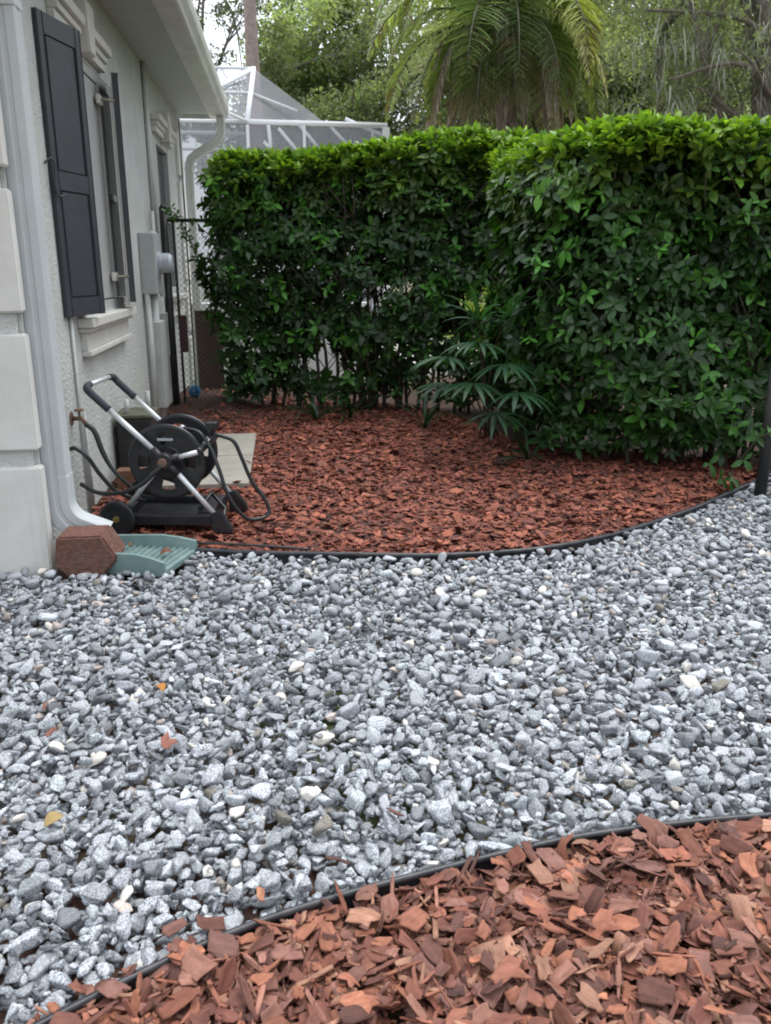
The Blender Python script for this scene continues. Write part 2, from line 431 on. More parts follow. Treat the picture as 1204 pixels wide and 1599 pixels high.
# ---- gravel ---------------------------------------------------------------
def ico(sub):
    bm = bmesh.new(); bmesh.ops.create_icosphere(bm, subdivisions=sub, radius=1.0)
    V = np.array([v.co[:] for v in bm.verts]); F = np.array([[v.index for v in f.verts] for f in bm.faces]); bm.free()
    return V, F
def stone_templates(sub, n):
    V, F = ico(sub); out_ = []
    for _ in range(n):
        k = rng.integers(7, 12)
        m3 = int(rng.integers(2, 5))                # a rough block with a few broken corners
        nn = np.concatenate([np.eye(3), -np.eye(3), rng.normal(size=(m3, 3))]); nn[:6] += rng.normal(0, 0.34, (6, 3)); nn /= np.linalg.norm(nn, axis=1, keepdims=True)
        d = np.concatenate([rng.uniform(0.42, 0.80, 6), rng.uniform(0.50, 0.85, m3)])
        c = V @ nn.T
        rad = np.where(c > 0.05, d / np.maximum(c, 0.05), 9)
        p = 60.0                                    # soft minimum rounds the corners
        r = (np.concatenate([rad, np.full((len(V), 1), 1.25)], 1) ** -p).sum(1) ** (-1 / p)
        W = V * r[:, None]
        W += 0.035 * np.stack([snoise(W + 3 * i + rng.uniform(0, 9), 3.3) for i in range(3)], 1)
        W = W @ (np.eye(3) + rng.normal(0, 0.22, (3, 3)) * (1 - np.eye(3))).T; W /= np.abs(W).max(0)
        out_.append(W)
    return out_, F

def build_gravel():
    pile = Pile(-2.4, 4.6, 0.7, 6.3, 0.005, lambda X, Y: np.where((X > -1.17) & (X < -0.53) & (Y > 4.10) & (Y < 4.55), -0.05, -0.072))
    cand_n = 0; XY = []
    while cand_n < 60000:
        x = rng.uniform(-2.2, 4.4, 40000); y = rng.uniform(0.8, 6.2, 40000)
        ok = (y > yf(x) + 0.018) & (y < ye(x) - 0.012)
        ok &= (x > -0.632 - (y - 1.43) * 0.31 - 0.4) & (x < 0.947 + (y - 1.244) * 0.62 + 0.95)
        ok &= ~((x < -1.20) & (y > 4.17)); ok &= ~((x > -1.2) & (x < -0.54) & (y > 4.11))
        XY.append(np.stack([x[ok], y[ok]], 1)); cand_n += ok.sum()
    XY = np.concatenate(XY)
    N = 36500
    size = np.clip(rng.lognormal(math.log(0.0162), 0.36, N), 0.007, 0.038)
    order = np.argsort(rng.uniform(size=N) + (size < 0.013) * 0.25); size = size[order]
    ax = np.stack([size, size * rng.uniform(0.52, 0.92, N), size * rng.uniform(0.38, 0.72, N)], 1)
    Rm = rand_tilt(N, 0.36)
    pos = np.zeros((N, 3)); keep = np.zeros(N, bool)
    idx = rng.integers(0, len(XY), (N, 4))
    for i in range(N):
        r = pile.drop([tuple(XY[j]) for j in idx[i]], Rm[i], ax[i], sink=0.0035)
        if r: pos[i] = r; keep[i] = True
    # colour
    tint = np.zeros((N, 4)); v = rng.normal(0, 0.20, N)
    base = np.array([0.350, 0.364, 0.382])
    tint[:, :3] = base * np.exp(v)[:, None] * (1 + rng.normal(0, 0.008, (N, 3))); tint[:, 3] = rng.uniform(0.45, 1.0, N)
    u = rng.uniform(size=N)
    wh = u < 0.024; tint[wh, :3] = np.array([0.66, 0.62, 0.56]) * rng.uniform(0.85, 1.15, (wh.sum(), 1)); tint[wh, 3] = 0.15
    pk = (u > 0.035) & (u < 0.048); tint[pk, :3] = np.array([0.44, 0.37, 0.33]) * rng.uniform(0.8, 1.2, (pk.sum(), 1)); tint[pk, 3] = 0.4
    dk = (u > 0.055) & (u < 0.13); tint[dk, :3] *= 0.55
    bn = (u > 0.13) & (u < 0.145); tint[bn, :3] = np.array([0.22, 0.20, 0.17]) * rng.uniform(0.7, 1.2, (bn.sum(), 1)); tint[bn, 3] = 0.6
    Vs, Fs, Ts = [], [], []; off = 0
    for sub, sel in ((3, keep & (pos[:, 1] < 3.3)), (2, keep & (pos[:, 1] >= 3.3))):
        T, F = stone_templates(sub, 26); which = rng.integers(0, 26, N)
        for k in range(26):
            s_ = np.where(sel & (which == k))[0]
            if not len(s_): continue
            V, FF = inst(T[k], F, pos[s_], Rm[s_], ax[s_] * 1.10)
            Vs.append(V); Fs.append(FF + off); off += len(V); Ts.append(np.repeat(tint[s_], len(T[k]), 0))
    o = arr_mesh('gravel', np.concatenate(Vs), np.concatenate(Fs), M['granite'], tint=np.concatenate(Ts), smooth=False)
    tag(o, 'grey granite gravel with a few white and pinkish stones between the two bark beds', 'gravel', kind='stuff')
    return pile

pile_g = build_gravel()

# ---- bark chips -----------------------------------------------------------
def chip_template(kind):
    """a flat jagged flake: unit half-length along x; returns verts and quads (padded tris)."""
    n = 12
    a = np.linspace(0, 2 * np.pi, n, endpoint=False) + rng.uniform(-0.15, 0.15, n)
    r = 1 + rng.uniform(-0.38, 0.18, n) * rng.choice([0.5, 0.9, 1.25])
    ex = rng.uniform(2.2, 6.5)
    cx, cy = np.cos(a), np.sin(a)
    sx = np.sign(cx) * np.abs(cx) ** (2 / ex); sy = np.sign(cy) * np.abs(cy) ** (2 / ex)
    outl = np.stack([sx * r, sy * r], 1)
    bend = rng.uniform(-0.30, 0.30); twist = rng.uniform(-0.25, 0.25)
    V = []; L = []
    for side in (1, -1):
        for f, th in ((1.0, 0.35), (0.82, 0.8), (0.42, 1.0)):
            p = outl * f
            z = side * th + np.zeros(n)
            V.append(np.concatenate([p, z[:, None]], 1))
        V.append(np.array([[0, 0, side * 1.0]]))
    V = np.concatenate(V)
    F = []
    def ringf(a0, b0, flip):
        for k in range(n):
            k2 = (k + 1) % n
            q = (a0 + k, a0 + k2, b0 + k2, b0 + k); F.append(q if not flip else q[::-1])
    m_ = 3 * n + 1
    ringf(0, n, False); ringf(n, 2 * n, False)
    ringf(m_, m_ + n, True); ringf(m_ + n, m_ + 2 * n, True)
    ringf(m_, 0, False)
    tr = []
    for k in range(n):
        k2 = (k + 1) % n
        tr.append((2 * n + k, 2 * n + k2, 3 * n)); tr.append((m_ + 2 * n + k2, m_ + 2 * n + k, m_ + 3 * n))
    Ft = []
    for q in F: Ft += [(q[0], q[1], q[2]), (q[0], q[2], q[3])]
    Ft += tr
    # surface relief: long ridges along the grain, bend and twist (in units of thickness)
    ph = rng.uniform(0, 6.28, 3)
    rel = 0.45 * np.sin(V[:, 1] * 5.5 + ph[0] + V[:, 0] * 0.8) + 0.35 * np.sin(V[:, 1] * 11 + ph[1]) + 0.3 * np.sin(V[:, 0] * 4 + ph[2])
    return V, np.array(Ft), rel, bend, twist

CHIPS = [chip_template(0) for _ in range(44)]

def chip_mesh(name, pos, Rm, ax, tint, parent=None):
    N = len(pos); which = rng.integers(0, len(CHIPS), N); Vs, Fs, Ts, Us = [], [], [], []; off = 0
    for k, (T, F, rel, bend, twist) in enumerate(CHIPS):
        s_ = np.where(which == k)[0]
        if not len(s_): continue
        A = ax[s_]
        L = T[None] * A[:, None, :]
        L[:, :, 2] += rel[None] * A[:, None, 2] * 0.8
        L[:, :, 2] += (bend * (T[:, 0] ** 2) + bend * 0.8 * (T[:, 1] ** 2))[None] * A[:, None, 1] * 0.8 + (twist * T[:, 0] * T[:, 1])[None] * A[:, None, 1]
        V = np.einsum('nij,nkj->nki', Rm[s_], L) + pos[s_][:, None, :]
        u = L[:, :, :2] + rng.uniform(0, 40, (len(s_), 1, 2))
        Vs.append(V.reshape(-1, 3)); Us.append(u.reshape(-1, 2))
        Fs.append((F[None] + (np.arange(len(s_)) * len(T))[:, None, None]).reshape(-1, 3) + off); off += len(s_) * len(T)
        Ts.append(np.repeat(tint[s_], len(T), 0))
    return arr_mesh(name, np.concatenate(Vs), np.concatenate(Fs), M['bark'], parent, tint=np.concatenate(Ts), uv=np.concatenate(Us), smooth=False)

def chip_params(N, mean, sd_, tilt, pal, slv=0.14):
    L = np.clip(rng.lognormal(math.log(mean), sd_, N), mean * 0.32, mean * 2.3)
    big = rng.uniform(size=N) < 0.06; L[big] *= 1.5; L = np.minimum(L, 0.043)
    W = L * rng.uniform(0.32, 0.85, N); s_ = rng.uniform(size=N) < slv
    W[s_] = L[s_] * rng.uniform(0.10, 0.22, s_.sum()); L[s_] *= 1.25
    ax = np.stack([L, W, np.clip(rng.normal(0.0022, 0.0007, N), 0.0012, 0.004)], 1)
    Rm = rand_tilt(N, tilt)
    c = pal[rng.integers(0, len(pal), N)] * np.exp(rng.normal(0, 0.18, N))[:, None]
    tint = np.ones((N, 4)); tint[:, :3] = c
    return ax, Rm, tint

PAL_N = 0.88 * np.array([(0.29, 0.108, 0.066), (0.235, 0.082, 0.050), (0.30, 0.135, 0.095), (0.19, 0.066, 0.044), (0.33, 0.125, 0.070), (0.25, 0.115, 0.088), (0.12, 0.048, 0.035), (0.17, 0.065, 0.045), (0.36, 0.18, 0.115)])
PAL_F = 1.12 * np.array([(0.235, 0.068, 0.040), (0.195, 0.056, 0.034), (0.25, 0.085, 0.055), (0.14, 0.042, 0.029), (0.30, 0.095, 0.052), (0.09, 0.03, 0.022)])

# front bed
pile_f = Pile(-1.5, 2.6, 0.3, 2.1, 0.004, lambda X, Y: np.where(Y < yf(X), -0.016 + 0.0 * X, 0.006))
N = 13500; ax, Rm, tint = chip_params(N, 0.0178, 0.52, 0.42, PAL_N, 0.34)
pos = np.zeros((N, 3)); ok = np.zeros(N, bool)
for i in range(N):
    cs = []
    for _ in range(3):
        for _k in range(20):
            x = random.uniform(-1.35, 2.05); y = random.uniform(0.75, 1.9)
            if y < yf(x) - 0.024 + (0.075 if x < -0.2 and random.random() < 0.22 else 0.0) and y > 0.82: break
        cs.append((x, y))
    r = pile_f.drop(cs, Rm[i], ax[i], 0.004)
    if r: pos[i] = r; ok[i] = True
o = chip_mesh('bark_mulch', pos[ok], Rm[ok], ax[ok], tint[ok])
tag(o, 'coarse reddish pine bark chips filling the bed nearest the camera', 'mulch', kind='stuff')
o = arr_mesh('soil', [(-3, -0.5, -0.06), (3.5, -0.5, -0.06), (3.5, 1.9, -0.06), (-3, 1.9, -0.06)], [(0, 1, 2, 3)], M['soil']); tag(o, kind='structure')

# back bed
HX = np.array([-1.3, -0.3, 1.2, 1.7, 2.0, 3.4, 3.8]); HY = np.array([10.7, 9.9, 9.2, 8.7, 7.0, 6.3, 6.3])
SLAB = (-0.97, -0.29, 5.70, 7.52)
def in_slab(x, y, m_=0.02): return SLAB[0] + m_ < x < SLAB[1] - m_ and SLAB[2] + m_ < y < SLAB[3] - m_
pile_b = Pile(-1.4, 3.9, 4.0, 10.9, 0.006, lambda X, Y: np.where(Y > ye(X) + 0.004, bed_h(X, Y) - 0.035, 0.03))
N = 34000; ax, Rm, tint = chip_params(N, 0.0195, 0.40, 0.34, PAL_F, 0.2)
pos = np.zeros((N, 3)); ok = np.zeros(N, bool)
for i in range(N):
    cs = []
    while len(cs) < 2:
        x = random.uniform(-1.24, 3.6); y = random.uniform(4.15, 10.7)
        if y > ye(x) + 0.02 and y < np.interp(x, HX, HY) and not (in_slab(x, y) and random.random() < 0.985): cs.append((x, y))
    r = pile_b.drop(cs, Rm[i], ax[i], 0.004)
    if r: pos[i] = r; ok[i] = True
o = chip_mesh('bark_mulch', pos[ok], Rm[ok], ax[ok], tint[ok])
tag(o, 'dark red bark chips filling the curved bed under the hedge', 'mulch', kind='stuff')
gx = np.linspace(-1.5, 4.2, 60); gy = np.linspace(4.0, 11.0, 70)
GX, GY = np.meshgrid(gx, gy, indexing='ij')
GZ = np.where(GY > ye(GX) + 0.02, bed_h(GX, GY) - 0.036, -0.075)
idx = np.arange(60 * 70).reshape(60, 70)
Fq = np.stack([idx[:-1, :-1], idx[1:, :-1], idx[1:, 1:], idx[:-1, 1:]], -1).reshape(-1, 4)
tag(arr_mesh('soil', np.stack([GX, GY, GZ], -1).reshape(-1, 3), Fq, M['soil'], smooth=True), kind='structure')

# ---- stray bark chips on the gravel ---------------------------------------
strays = [
    ('large reddish bark chip lying flat on the gravel, left half, far from both beds', -0.42, 2.41, 0.040, 0.027, 1.2, 0.35, (0.26, 0.10, 0.07)),
    ('dark brown pointed bark chip standing tilted on the gravel above the black edging bend', 0.258, 1.96, 0.032, 0.019, 2.4, 0.6, (0.17, 0.075, 0.055)),
    ('dark splintered bark stick on the gravel just above the black edging', 0.09, 1.825, 0.034, 0.008, 2.7, 0.4, (0.10, 0.045, 0.035)),
    ('orange rectangular bark chip standing among stones beside the edging', -0.106, 1.70, 0.026, 0.014, 1.5, 0.7, (0.42, 0.19, 0.11)),
    ('brown oblong bark chip on the gravel close to the lower left edging', -0.30, 1.635, 0.036, 0.018, 0.5, 0.25, (0.19, 0.085, 0.065)),
    ('thin red bark sliver upright in the gravel near the left edge of the photo', -0.878, 2.71, 0.028, 0.008, 1.7, 0.8, (0.24, 0.10, 0.075)),
    ('thin curved red bark sliver, lower of the two near the left edge of the photo', -0.816, 2.55, 0.030, 0.009, 1.2, 0.6, (0.22, 0.09, 0.07)),
    ('flat reddish bark chip lying on the gravel against the far edging, centre', 0.92, 4.03, 0.034, 0.015, 0.2, 0.1, (0.27, 0.11, 0.07)),
    ('broad brown bark chip resting on the front edging near the right', 1.03, 1.872, 0.034, 0.010, 0.2, 0.2, (0.33, 0.15, 0.10)),
]
for lab, x, y, l, wd, yaw, tl, col in strays:
    Rm1 = (rotz(np.array([yaw])) @ rotx(np.array([tl])))
    A = np.array([[l, wd, 0.0028]])
    r = pile_g.drop([(x, y)], Rm1[0], A[0], -0.007)
    o = chip_mesh('bark_chip', np.array([[0.0, 0, 0]]), Rm1, A, np.array([[*col, 1.0]]))
    o.location = r; tag(o, lab, 'bark chip', 'stray bark chips on the gravel')

def dry_leaf(x, y, z, yaw, L, col, lab, tilt=0.2):
    n = 9; V = []; F = []
    for i in range(n):
        u = i / (n - 1); wv = math.sin(math.pi * u ** 0.8) * 0.32 * L + 0.001
        zc = 0.22 * L * math.sin(u * 2.6); xx = (u - 0.5) * L
        for s_ in (-1, -0.5, 0, 0.5, 1): V.append((xx, wv * s_, zc + abs(s_) * wv * 0.55))
    for i in range(n - 1):
        for j in range(4): F.append((i * 5 + j, (i + 1) * 5 + j, (i + 1) * 5 + j + 1, i * 5 + j + 1))
    o = arr_mesh('dry_leaf', V, F, M['dry'], tint=np.tile([*col, 1.0], (len(V), 1)), smooth=True)
    o.modifiers.new('thick', 'SOLIDIFY').thickness = 0.001
    o.location = (x, y, z); o.rotation_euler = (tilt, 0.1, yaw)
    return tag(o, lab, 'leaf', 'dry leaves lying about')
dry_leaf(-0.497, 2.797, 0.022, 2.2, 0.055, (0.50, 0.22, 0.06), 'orange brown curled leaf on the gravel left of centre')
dry_leaf(-0.683, 2.066, 0.018, 0.8, 0.06, (0.42, 0.30, 0.14), 'tan dry leaf among pale stones in the lower left gravel')

# ---- edging ---------------------------------------------------------------
def edging(X, Y, x0, x1, z, label, r=0.011):
    xs = np.linspace(x0, x1, 60)
    k = np.ones(5) / 5; ys = np.interp(xs, X, Y); ysp = np.pad(ys, 2, mode='edge'); ys = np.convolve(ysp, k, 'valid')
    e = thing('garden_edging', label, 'edging', (float(xs[0]), float(ys[0]), 0))
    pts = [(float(a), float(b), z + 0.003 * math.sin(a * 5)) for a, b in zip(xs, ys)]
    MB().tube(pts, r, 12, smooth=2).build('bead', M['edging'], e)
    mb = MB(); mb.sweep([(p[0], p[1], p[2] - 0.045) for p in pts], [(-0.04, -0.002), (0.04, -0.002), (0.04, 0.002), (-0.04, 0.002)], (0, 0, 1)).build('strip', M['edging'], e)
edging(XE, YE, -0.56, 4.0, 0.016, 'black plastic edging curving between gravel and the bed below the hedge', 0.013)
edging(XF, YF, -1.3, 2.4, 0.019, 'black plastic edging between gravel and the nearest bark bed', 0.0095)
# thin black irrigation line behind the splash block
tag(MB().tube([(-1.15, 4.62, 0.03), (-0.8, 4.50, 0.035), (-0.5, 4.42, 0.04), (-0.2, 4.33, 0.045), (0.1, 4.27, 0.03)], 0.007, 8, smooth=5).build('drip_hose', M['hose']),
    'thin black drip hose lying along the bed edge behind the green splash block', 'hose')

# ---- paving slabs ---------------------------------------------------------
for k, (y0, y1) in enumerate(((5.70, 6.60), (6.615, 7.52))):
    o = MB().box(-0.97, -0.29, y0, y1, -0.02, 0.045, 0.006).build('paving_slab', M['slab'])
    tag(o, ('concrete paving slab beside the hose reel, the nearer of two' if k == 0 else 'concrete paving slab meeting the dark mulch, the farther of two'), 'paving slab', 'paving slabs beside the wall')

# ================================================================ HOUSE
house = thing('house', 'white stucco house with dark shutters at the left', 'house', (-1.27, 4.24, 0))
WX = -1.27
W1 = (5.62, 7.24, 1.20, 2.80); W2 = (9.55, 10.55, 1.2, 2.78)  # near opening widened; its dark glass stands in for shade behind the far shutter
mb = MB()
xi = WX - 0.2
def wseg(y0, y1, z0, z1): mb.box(xi, WX, y0, y1, z0, z1)
wseg(4.26, W1[0], -0.1, 3.36); wseg(W1[0], W1[1], -0.1, W1[2]); wseg(W1[0], W1[1], W1[3], 3.36)
wseg(W1[1], W2[0], -0.1, 3.36); wseg(W2[0], W2[1], -0.1, W2[2]); wseg(W2[0], W2[1], W2[3], 3.36)
wseg(W2[1], 11.85, -0.1, 3.36)
mb.box(-7, xi, 4.26, 4.46, -0.1, 3.36)
mb.box(-7, xi, 11.65, 11.85, -0.1, 3.36)
mb.build('wall', M['stucco'], house)
# corner blocks
for z0, z1 in ((-0.08, 0.538), (0.625, 1.186), (1.287, 1.835), (1.93, 2.49), (2.58, 3.14)):
    MB().prism([(-1.85, 4.195, z0), (-1.232, 4.195, z0), (-1.232, 4.285, z0), (-1.27, 4.285, z0), (-1.27, 4.258, z0), (-1.85, 4.258, z0)], (0, 0, z1 - z0), 0.008).build('corner_block', M['quoin'], house)
MB().box(-1.83, -1.2715, 4.222, 4.2595, -0.08, 3.3).box(-1.2685, -1.25, 4.262, 4.28, -0.08, 3.3).build('corner_pilaster', M['stucco'], house)
for z0, z1 in ((0.02, 0.6), (0.68, 1.24), (1.32, 1.88), (1.96, 2.5), (2.58, 3.1)):
    MB().box(-1.268, -1.235, 11.30, 11.84, z0, z1, 0.006).build('corner_block', M['quoin'], house)

# windows
def window(y0, y1, z0, z1, key_c, name_lab=None):
    wn = MB()
    xf = WX - 0.03
    wn.box(xf - 0.05, WX - 0.002, y0 + 0.001, y0 + 0.06, z0 + 0.001, z1 - 0.001); wn.box(xf - 0.05, WX - 0.002, y1 - 0.06, y1 - 0.001, z0 + 0.001, z1 - 0.001)
    wn.box(xf - 0.05, WX - 0.004, y0 + 0.061, y1 - 0.061, z0 + 0.001, z0 + 0.06); wn.box(xf - 0.05, WX - 0.004, y0 + 0.061, y1 - 0.061, z1 - 0.06, z1 - 0.001)
    zm = (z0 + z1) / 2
    wn.box(xf - 0.045, xf + 0.015, y0 + 0.062, y1 - 0.062, zm - 0.022, zm + 0.022)
    o = wn.build('window', M['frame'], house)
    MB().box(xf - 0.03, xf - 0.024, y0 + 0.03, y1 - 0.03, z0 + 0.03, z1 - 0.03).build('pane', M['glass'], o)  # near window: far strip of this dark glass imitates the shutter's shade
    return o
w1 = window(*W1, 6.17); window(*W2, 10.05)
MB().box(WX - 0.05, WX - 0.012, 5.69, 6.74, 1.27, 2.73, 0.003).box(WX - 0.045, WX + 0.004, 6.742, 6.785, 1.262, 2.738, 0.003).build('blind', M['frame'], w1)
def lintel(y0, y1, yc, zb, house):
    o = MB()
    # stepped moulding each side of the keystone
    for a, b in ((y0, yc - 0.13), (yc + 0.13, y1)):
        o.box(WX + 0.001, WX + 0.045, a, b, zb, zb + 0.055, 0.004)
        o.box(WX + 0.001, WX + 0.065, a - 0.0, b, zb + 0.057, zb + 0.10, 0.006)
        o.box(WX + 0.001, WX + 0.095, a - 0.02 if a == y0 else a, b if a == y0 else b + 0.02, zb + 0.102, zb + 0.165, 0.01)
    l = o.build('lintel', M['trim'], house)
    k = MB(); k.prism([(WX + 0.001, yc - 0.085, zb - 0.03), (WX + 0.001, yc + 0.085, zb - 0.03), (WX + 0.001, yc + 0.125, zb + 0.27), (WX + 0.001, yc - 0.125, zb + 0.27)], (0.10, 0, 0), 0.008)
    k.build('keystone', M['trim'], l)
lintel(5.45, 6.86, 6.17, 2.83, house); lintel(9.35, 10.75, 10.05, 2.80, house)
# stone surround of the near window
MB().box(WX + 0.001, WX + 0.03, 5.50, 5.618, 1.19, 2.825, 0.004).build('window_surround', M['trim'], house)
MB().box(WX + 0.001, WX + 0.012, 7.242, 7.29, 1.19, 2.825, 0.004).build('window_surround', M['trim'], house)
def sill(y0, y1, zt, house):
    s_ = MB().box(WX + 0.001, WX + 0.10, y0, y1, zt - 0.055, zt, 0.006)
    s_.box(WX + 0.001, WX + 0.04, y0 + 0.06, y1 - 0.06, zt - 0.20, zt - 0.057, 0.004).box(WX + 0.001, WX + 0.06, y0 + 0.05, y1 - 0.05, zt - 0.235, zt - 0.202, 0.006)
    s_.box(WX + 0.001, WX + 0.07, y0 + 0.03, y1 - 0.03, zt - 0.085, zt - 0.058, 0.005)
    s_.build('window_sill', M['trim'], house)
sill(5.42, 7.0, 1.185, house); sill(9.3, 10.8, 1.18, house)

# shutters (raised two-panel), standing a little off the wall
def shutter(hx, hy, ex, ey, z0, z1, label=None):
    """hinge edge (hx,hy) to free edge (ex,ey) of the outer face."""
    a = Vector((hx, hy, 0)); d = Vector((ex - hx, ey - hy, 0)); Wd = d.length; d.normalize()
    nrm = d.cross(Vector((0, 0, 1)))
    if nrm.x < 0: nrm = -nrm
    T = Matrix(((d.x, nrm.x, 0, a.x), (d.y, nrm.y, 0, a.y), (0, 0, 1, 0), (0, 0, 0, 1)))
    st = 0.055; H = z1 - z0
    m_ = MB()
    m_.box(0, st, -0.042, 0, z0, z1, 0.004, T); m_.box(Wd - st, Wd, -0.042, 0, z0, z1, 0.004, T)
    rails = [(z0, z0 + 0.10), (z0 + 0.44 * H, z0 + 0.44 * H + 0.095), (z1 - 0.10, z1)]
    for r0, r1 in rails: m_.box(st + 0.0005, Wd - st - 0.0005, -0.040, -0.001, r0 + 0.0005, r1 - 0.0005, 0.003, T)
    s_ = m_.build('shutter', M['shutter'], house)
    for (a0, a1), (b0, b1) in zip(rails, rails[1:]):
        p = MB(); zl, zh = a1, b0
        p.box(st - 0.004, Wd - st + 0.004, -0.032, -0.018, zl - 0.004, zh + 0.004, 0, T)
        p.box(st + 0.018, Wd - st - 0.018, -0.0175, -0.006, zl + 0.018, zh - 0.018, 0.008, T)
        p.build('panel', M['shutter'], s_)
    return s_, T
s1, T1 = shutter(-1.125, 5.56, -1.245, 5.12, 1.215, 2.795)
MB().tube([(-1.262, 5.03, 2.03), (-1.235, 5.06, 2.06), (-1.222, 5.08, 2.03), (-1.232, 5.09, 1.97), (-1.236, 5.11, 1.90), (-1.222, 5.14, 1.87), (-1.20, 5.17, 1.88)], 0.006, 8, smooth=4).build('holdback', M['shutter'], s1)
s2, T2 = shutter(-1.115, 6.68, -1.19, 7.10, 1.235, 2.80)
for z in (1.42, 2.62):
    MB().tube([(-1.30, 6.60, z), (-1.20, 6.64, z), (-1.15, 6.675, z)], 0.010, 8).build('hinge', M['hingemetal'], s2)
    MB().box(-1.262, -1.235, 6.60, 6.72, z - 0.03, z + 0.03, 0.003).build('hinge', M['trim'], s2)
    MB().tube([(-1.27, 5.66, z), (-1.17, 5.62, z), (-1.15, 5.57, z)], 0.010, 8).build('hinge', M['hingemetal'], s1)

# eaves
mb = MB()
GX0, GX1 = -0.80, -0.64
for k in range(int((11.95 - 3.6) / 0.30)):
    y0 = 3.6 + k * 0.30
    mb.box(-1.27 + 0.002, -0.875, y0, y0 + 0.297, 3.335, 3.345, 0.0015)
mb.box(-7, -1.27, 3.6, 4.25, 3.335, 3.345)
mb.build('soffit', M['soffit'], house)
MB().box(-0.873, -0.803, 3.6, 11.97, 3.318, 3.50, 0.004).box(-7, -0.803, 11.972, 11.99, 3.32, 3.5).build('fascia', M['gutter'], house)
# gutter with ogee front
prof = [(-0.80, 3.47), (-0.80, 3.315), (-0.795, 3.300), (-0.70, 3.300), (-0.685, 3.31), (-0.672, 3.34), (-0.640, 3.385), (-0.630, 3.43), (-0.630, 3.47), (-0.640, 3.47), (-0.643, 3.43), (-0.655, 3.39), (-0.685, 3.345), (-0.70, 3.312), (-0.79, 3.312), (-0.79, 3.47)]
mb = MB(); mb.prism([(x, 3.55, z) for x, z in prof], (0, 8.42, 0)); g = mb.build('gutter', M['gutter'], house)
MB().prism([(x, 11.972, z) for x, z in prof[:9]], (0, 0.006, 0)).build('end_cap', M['gutter'], g)
mb = MB(); mb.prism([(-0.70, 3.5, 3.50), (-0.70, 3.5, 3.53), (-4.2, 3.5, 4.95), (-4.2, 3.5, 4.90)], (0, 8.55, 0)); mb.build('roof', M['roof'], house)

# downspouts
def spout_prof(a, b, g=0.006):
    """ridged rectangular pipe, a half-width along x dir, b half-depth."""
    P = []
    def side(p, q, n_, k):
        for i in range(k):
            u0, u1 = (i + 0.12) / k, (i + 0.88) / k
            for u, o_ in ((u0, 0), (u0 + 0.06, -g), (u1 - 0.06, -g), (u1, 0)) if i % 2 else ((u0, 0), (u1, 0)):
                P.append((p[0] + (q[0] - p[0]) * u + n_[0] * o_, p[1] + (q[1] - p[1]) * u + n_[1] * o_))
    side((-a, -b), (a, -b), (0, -1), 3); side((a, -b), (a, b), (1, 0), 3); side((a, b), (-a, b), (0, 1), 3); side((-a, b), (-a, -b), (-1, 0), 3)
    return P
pr = spout_prof(0.058, 0.060)
cx, cy = -1.198, 4.365
ds = MB(); ds.sweep([(cx, cy, z) for z in (0.38, 1.0, 1.7, 2.4, 3.0, 3.32)], pr, (0, 1, 0)).build('downspout', M['spout'], house)
dso = [o_ for o_ in bpy.data.objects if o_.name == 'downspout'][0]
pe = [(a * 1.06, b * 1.06) for a, b in pr]
pts = [(cx, cy, 0.46), (cx, cy, 0.35)]
for k in range(0, 9):
    a = k / 8 * R_(66); pts.append((cx + 0.16 * (1 - math.cos(a)), cy, 0.32 - 0.16 * math.sin(a)))
pts.append((cx + 0.22, cy, 0.12)); 
MB().sweep(pts, pe, (0, 1, 0)).build('elbow', M['spout'], dso)
MB().box(cx - 0.064, cx + 0.064, cy - 0.066, cy + 0.066, 2.60, 2.64, 0.003).build('collar', M['spout'], dso)
pr2 = spout_prof(0.045, 0.05)
mb = MB()
mb.sweep([(-0.72, 11.62, 3.31), (-0.72, 11.62, 3.14), (-0.735, 11.62, 3.07), (-0.79, 11.62, 3.0), (-1.06, 11.62, 2.84), (-1.12, 11.62, 2.79), (-1.145, 11.62, 2.70), (-1.148, 11.62, 2.5), (-1.148, 11.62, 1.2), (-1.148, 11.62, 0.05)], pr2, (0, 1, 0))
mb.build('downspout', M['gutter'], house)

# meter, boxes, conduits
mt = MB().box(WX + 0.001, WX + 0.14, 7.95, 8.32, 1.25, 1.78, 0.012).build('meter_box', M['meter'], house)
MB().ring((WX + 0.14, 8.14, 1.52), (1, 0, 0), [(0.001, 0.001), (0.10, 0.001), (0.10, 0.03), (0.088, 0.035), (0.088, 0.10), (0.07, 0.125), (0.001, 0.13)], 28).build('meter_dome', M['dome'], mt)
MB().box(WX + 0.142, WX + 0.152, 7.98, 8.02, 1.40, 1.47, 0.002).build('latch', M['dome'], mt)
cd = [(7.98, 0.03, 0.02, 1.26, 0.028), (8.18, 0.045, 0.02, 1.26, 0.045), (8.42, 0.035, 0.02, 1.6, 0.02), (8.55, 0.03, 0.02, 1.4, 0.018), (8.68, 0.028, 0.02, 2.0, 0.02), (8.82, 0.035, 0.3, 1.2, 0.03)]
for y, ox, z0, z1, r in cd:
    MB().tube([(WX + ox + 0.002 + r * 0.3, y, z0), (WX + ox + 0.002 + r * 0.3, y, z1)], r, 12).build('conduit', M['conduit'], house)
MB().box(WX + 0.001, WX + 0.13, 8.05, 8.35, 0.20, 1.0, 0.008).build('conduit_cover', M['conduit'], house)
MB().box(WX + 0.001, WX + 0.10, 8.60, 8.80, 0.62, 1.05, 0.008).build('junction_box', M['meter'], house)
for y, r, z0 in ((8.90, 0.022, 1.79), (8.98, 0.018, 1.4)):
    MB().tube([(WX + 0.024, y, z0), (WX + 0.024, y, 3.33)], r, 10).build('conduit', M['conduit'], house)
MB().tube([(WX + 0.024, 8.90, 1.80), (WX + 0.05, 8.6, 1.79), (WX + 0.07, 8.20, 1.785)], 0.02, 10, smooth=4).build('conduit', M['conduit'], house)
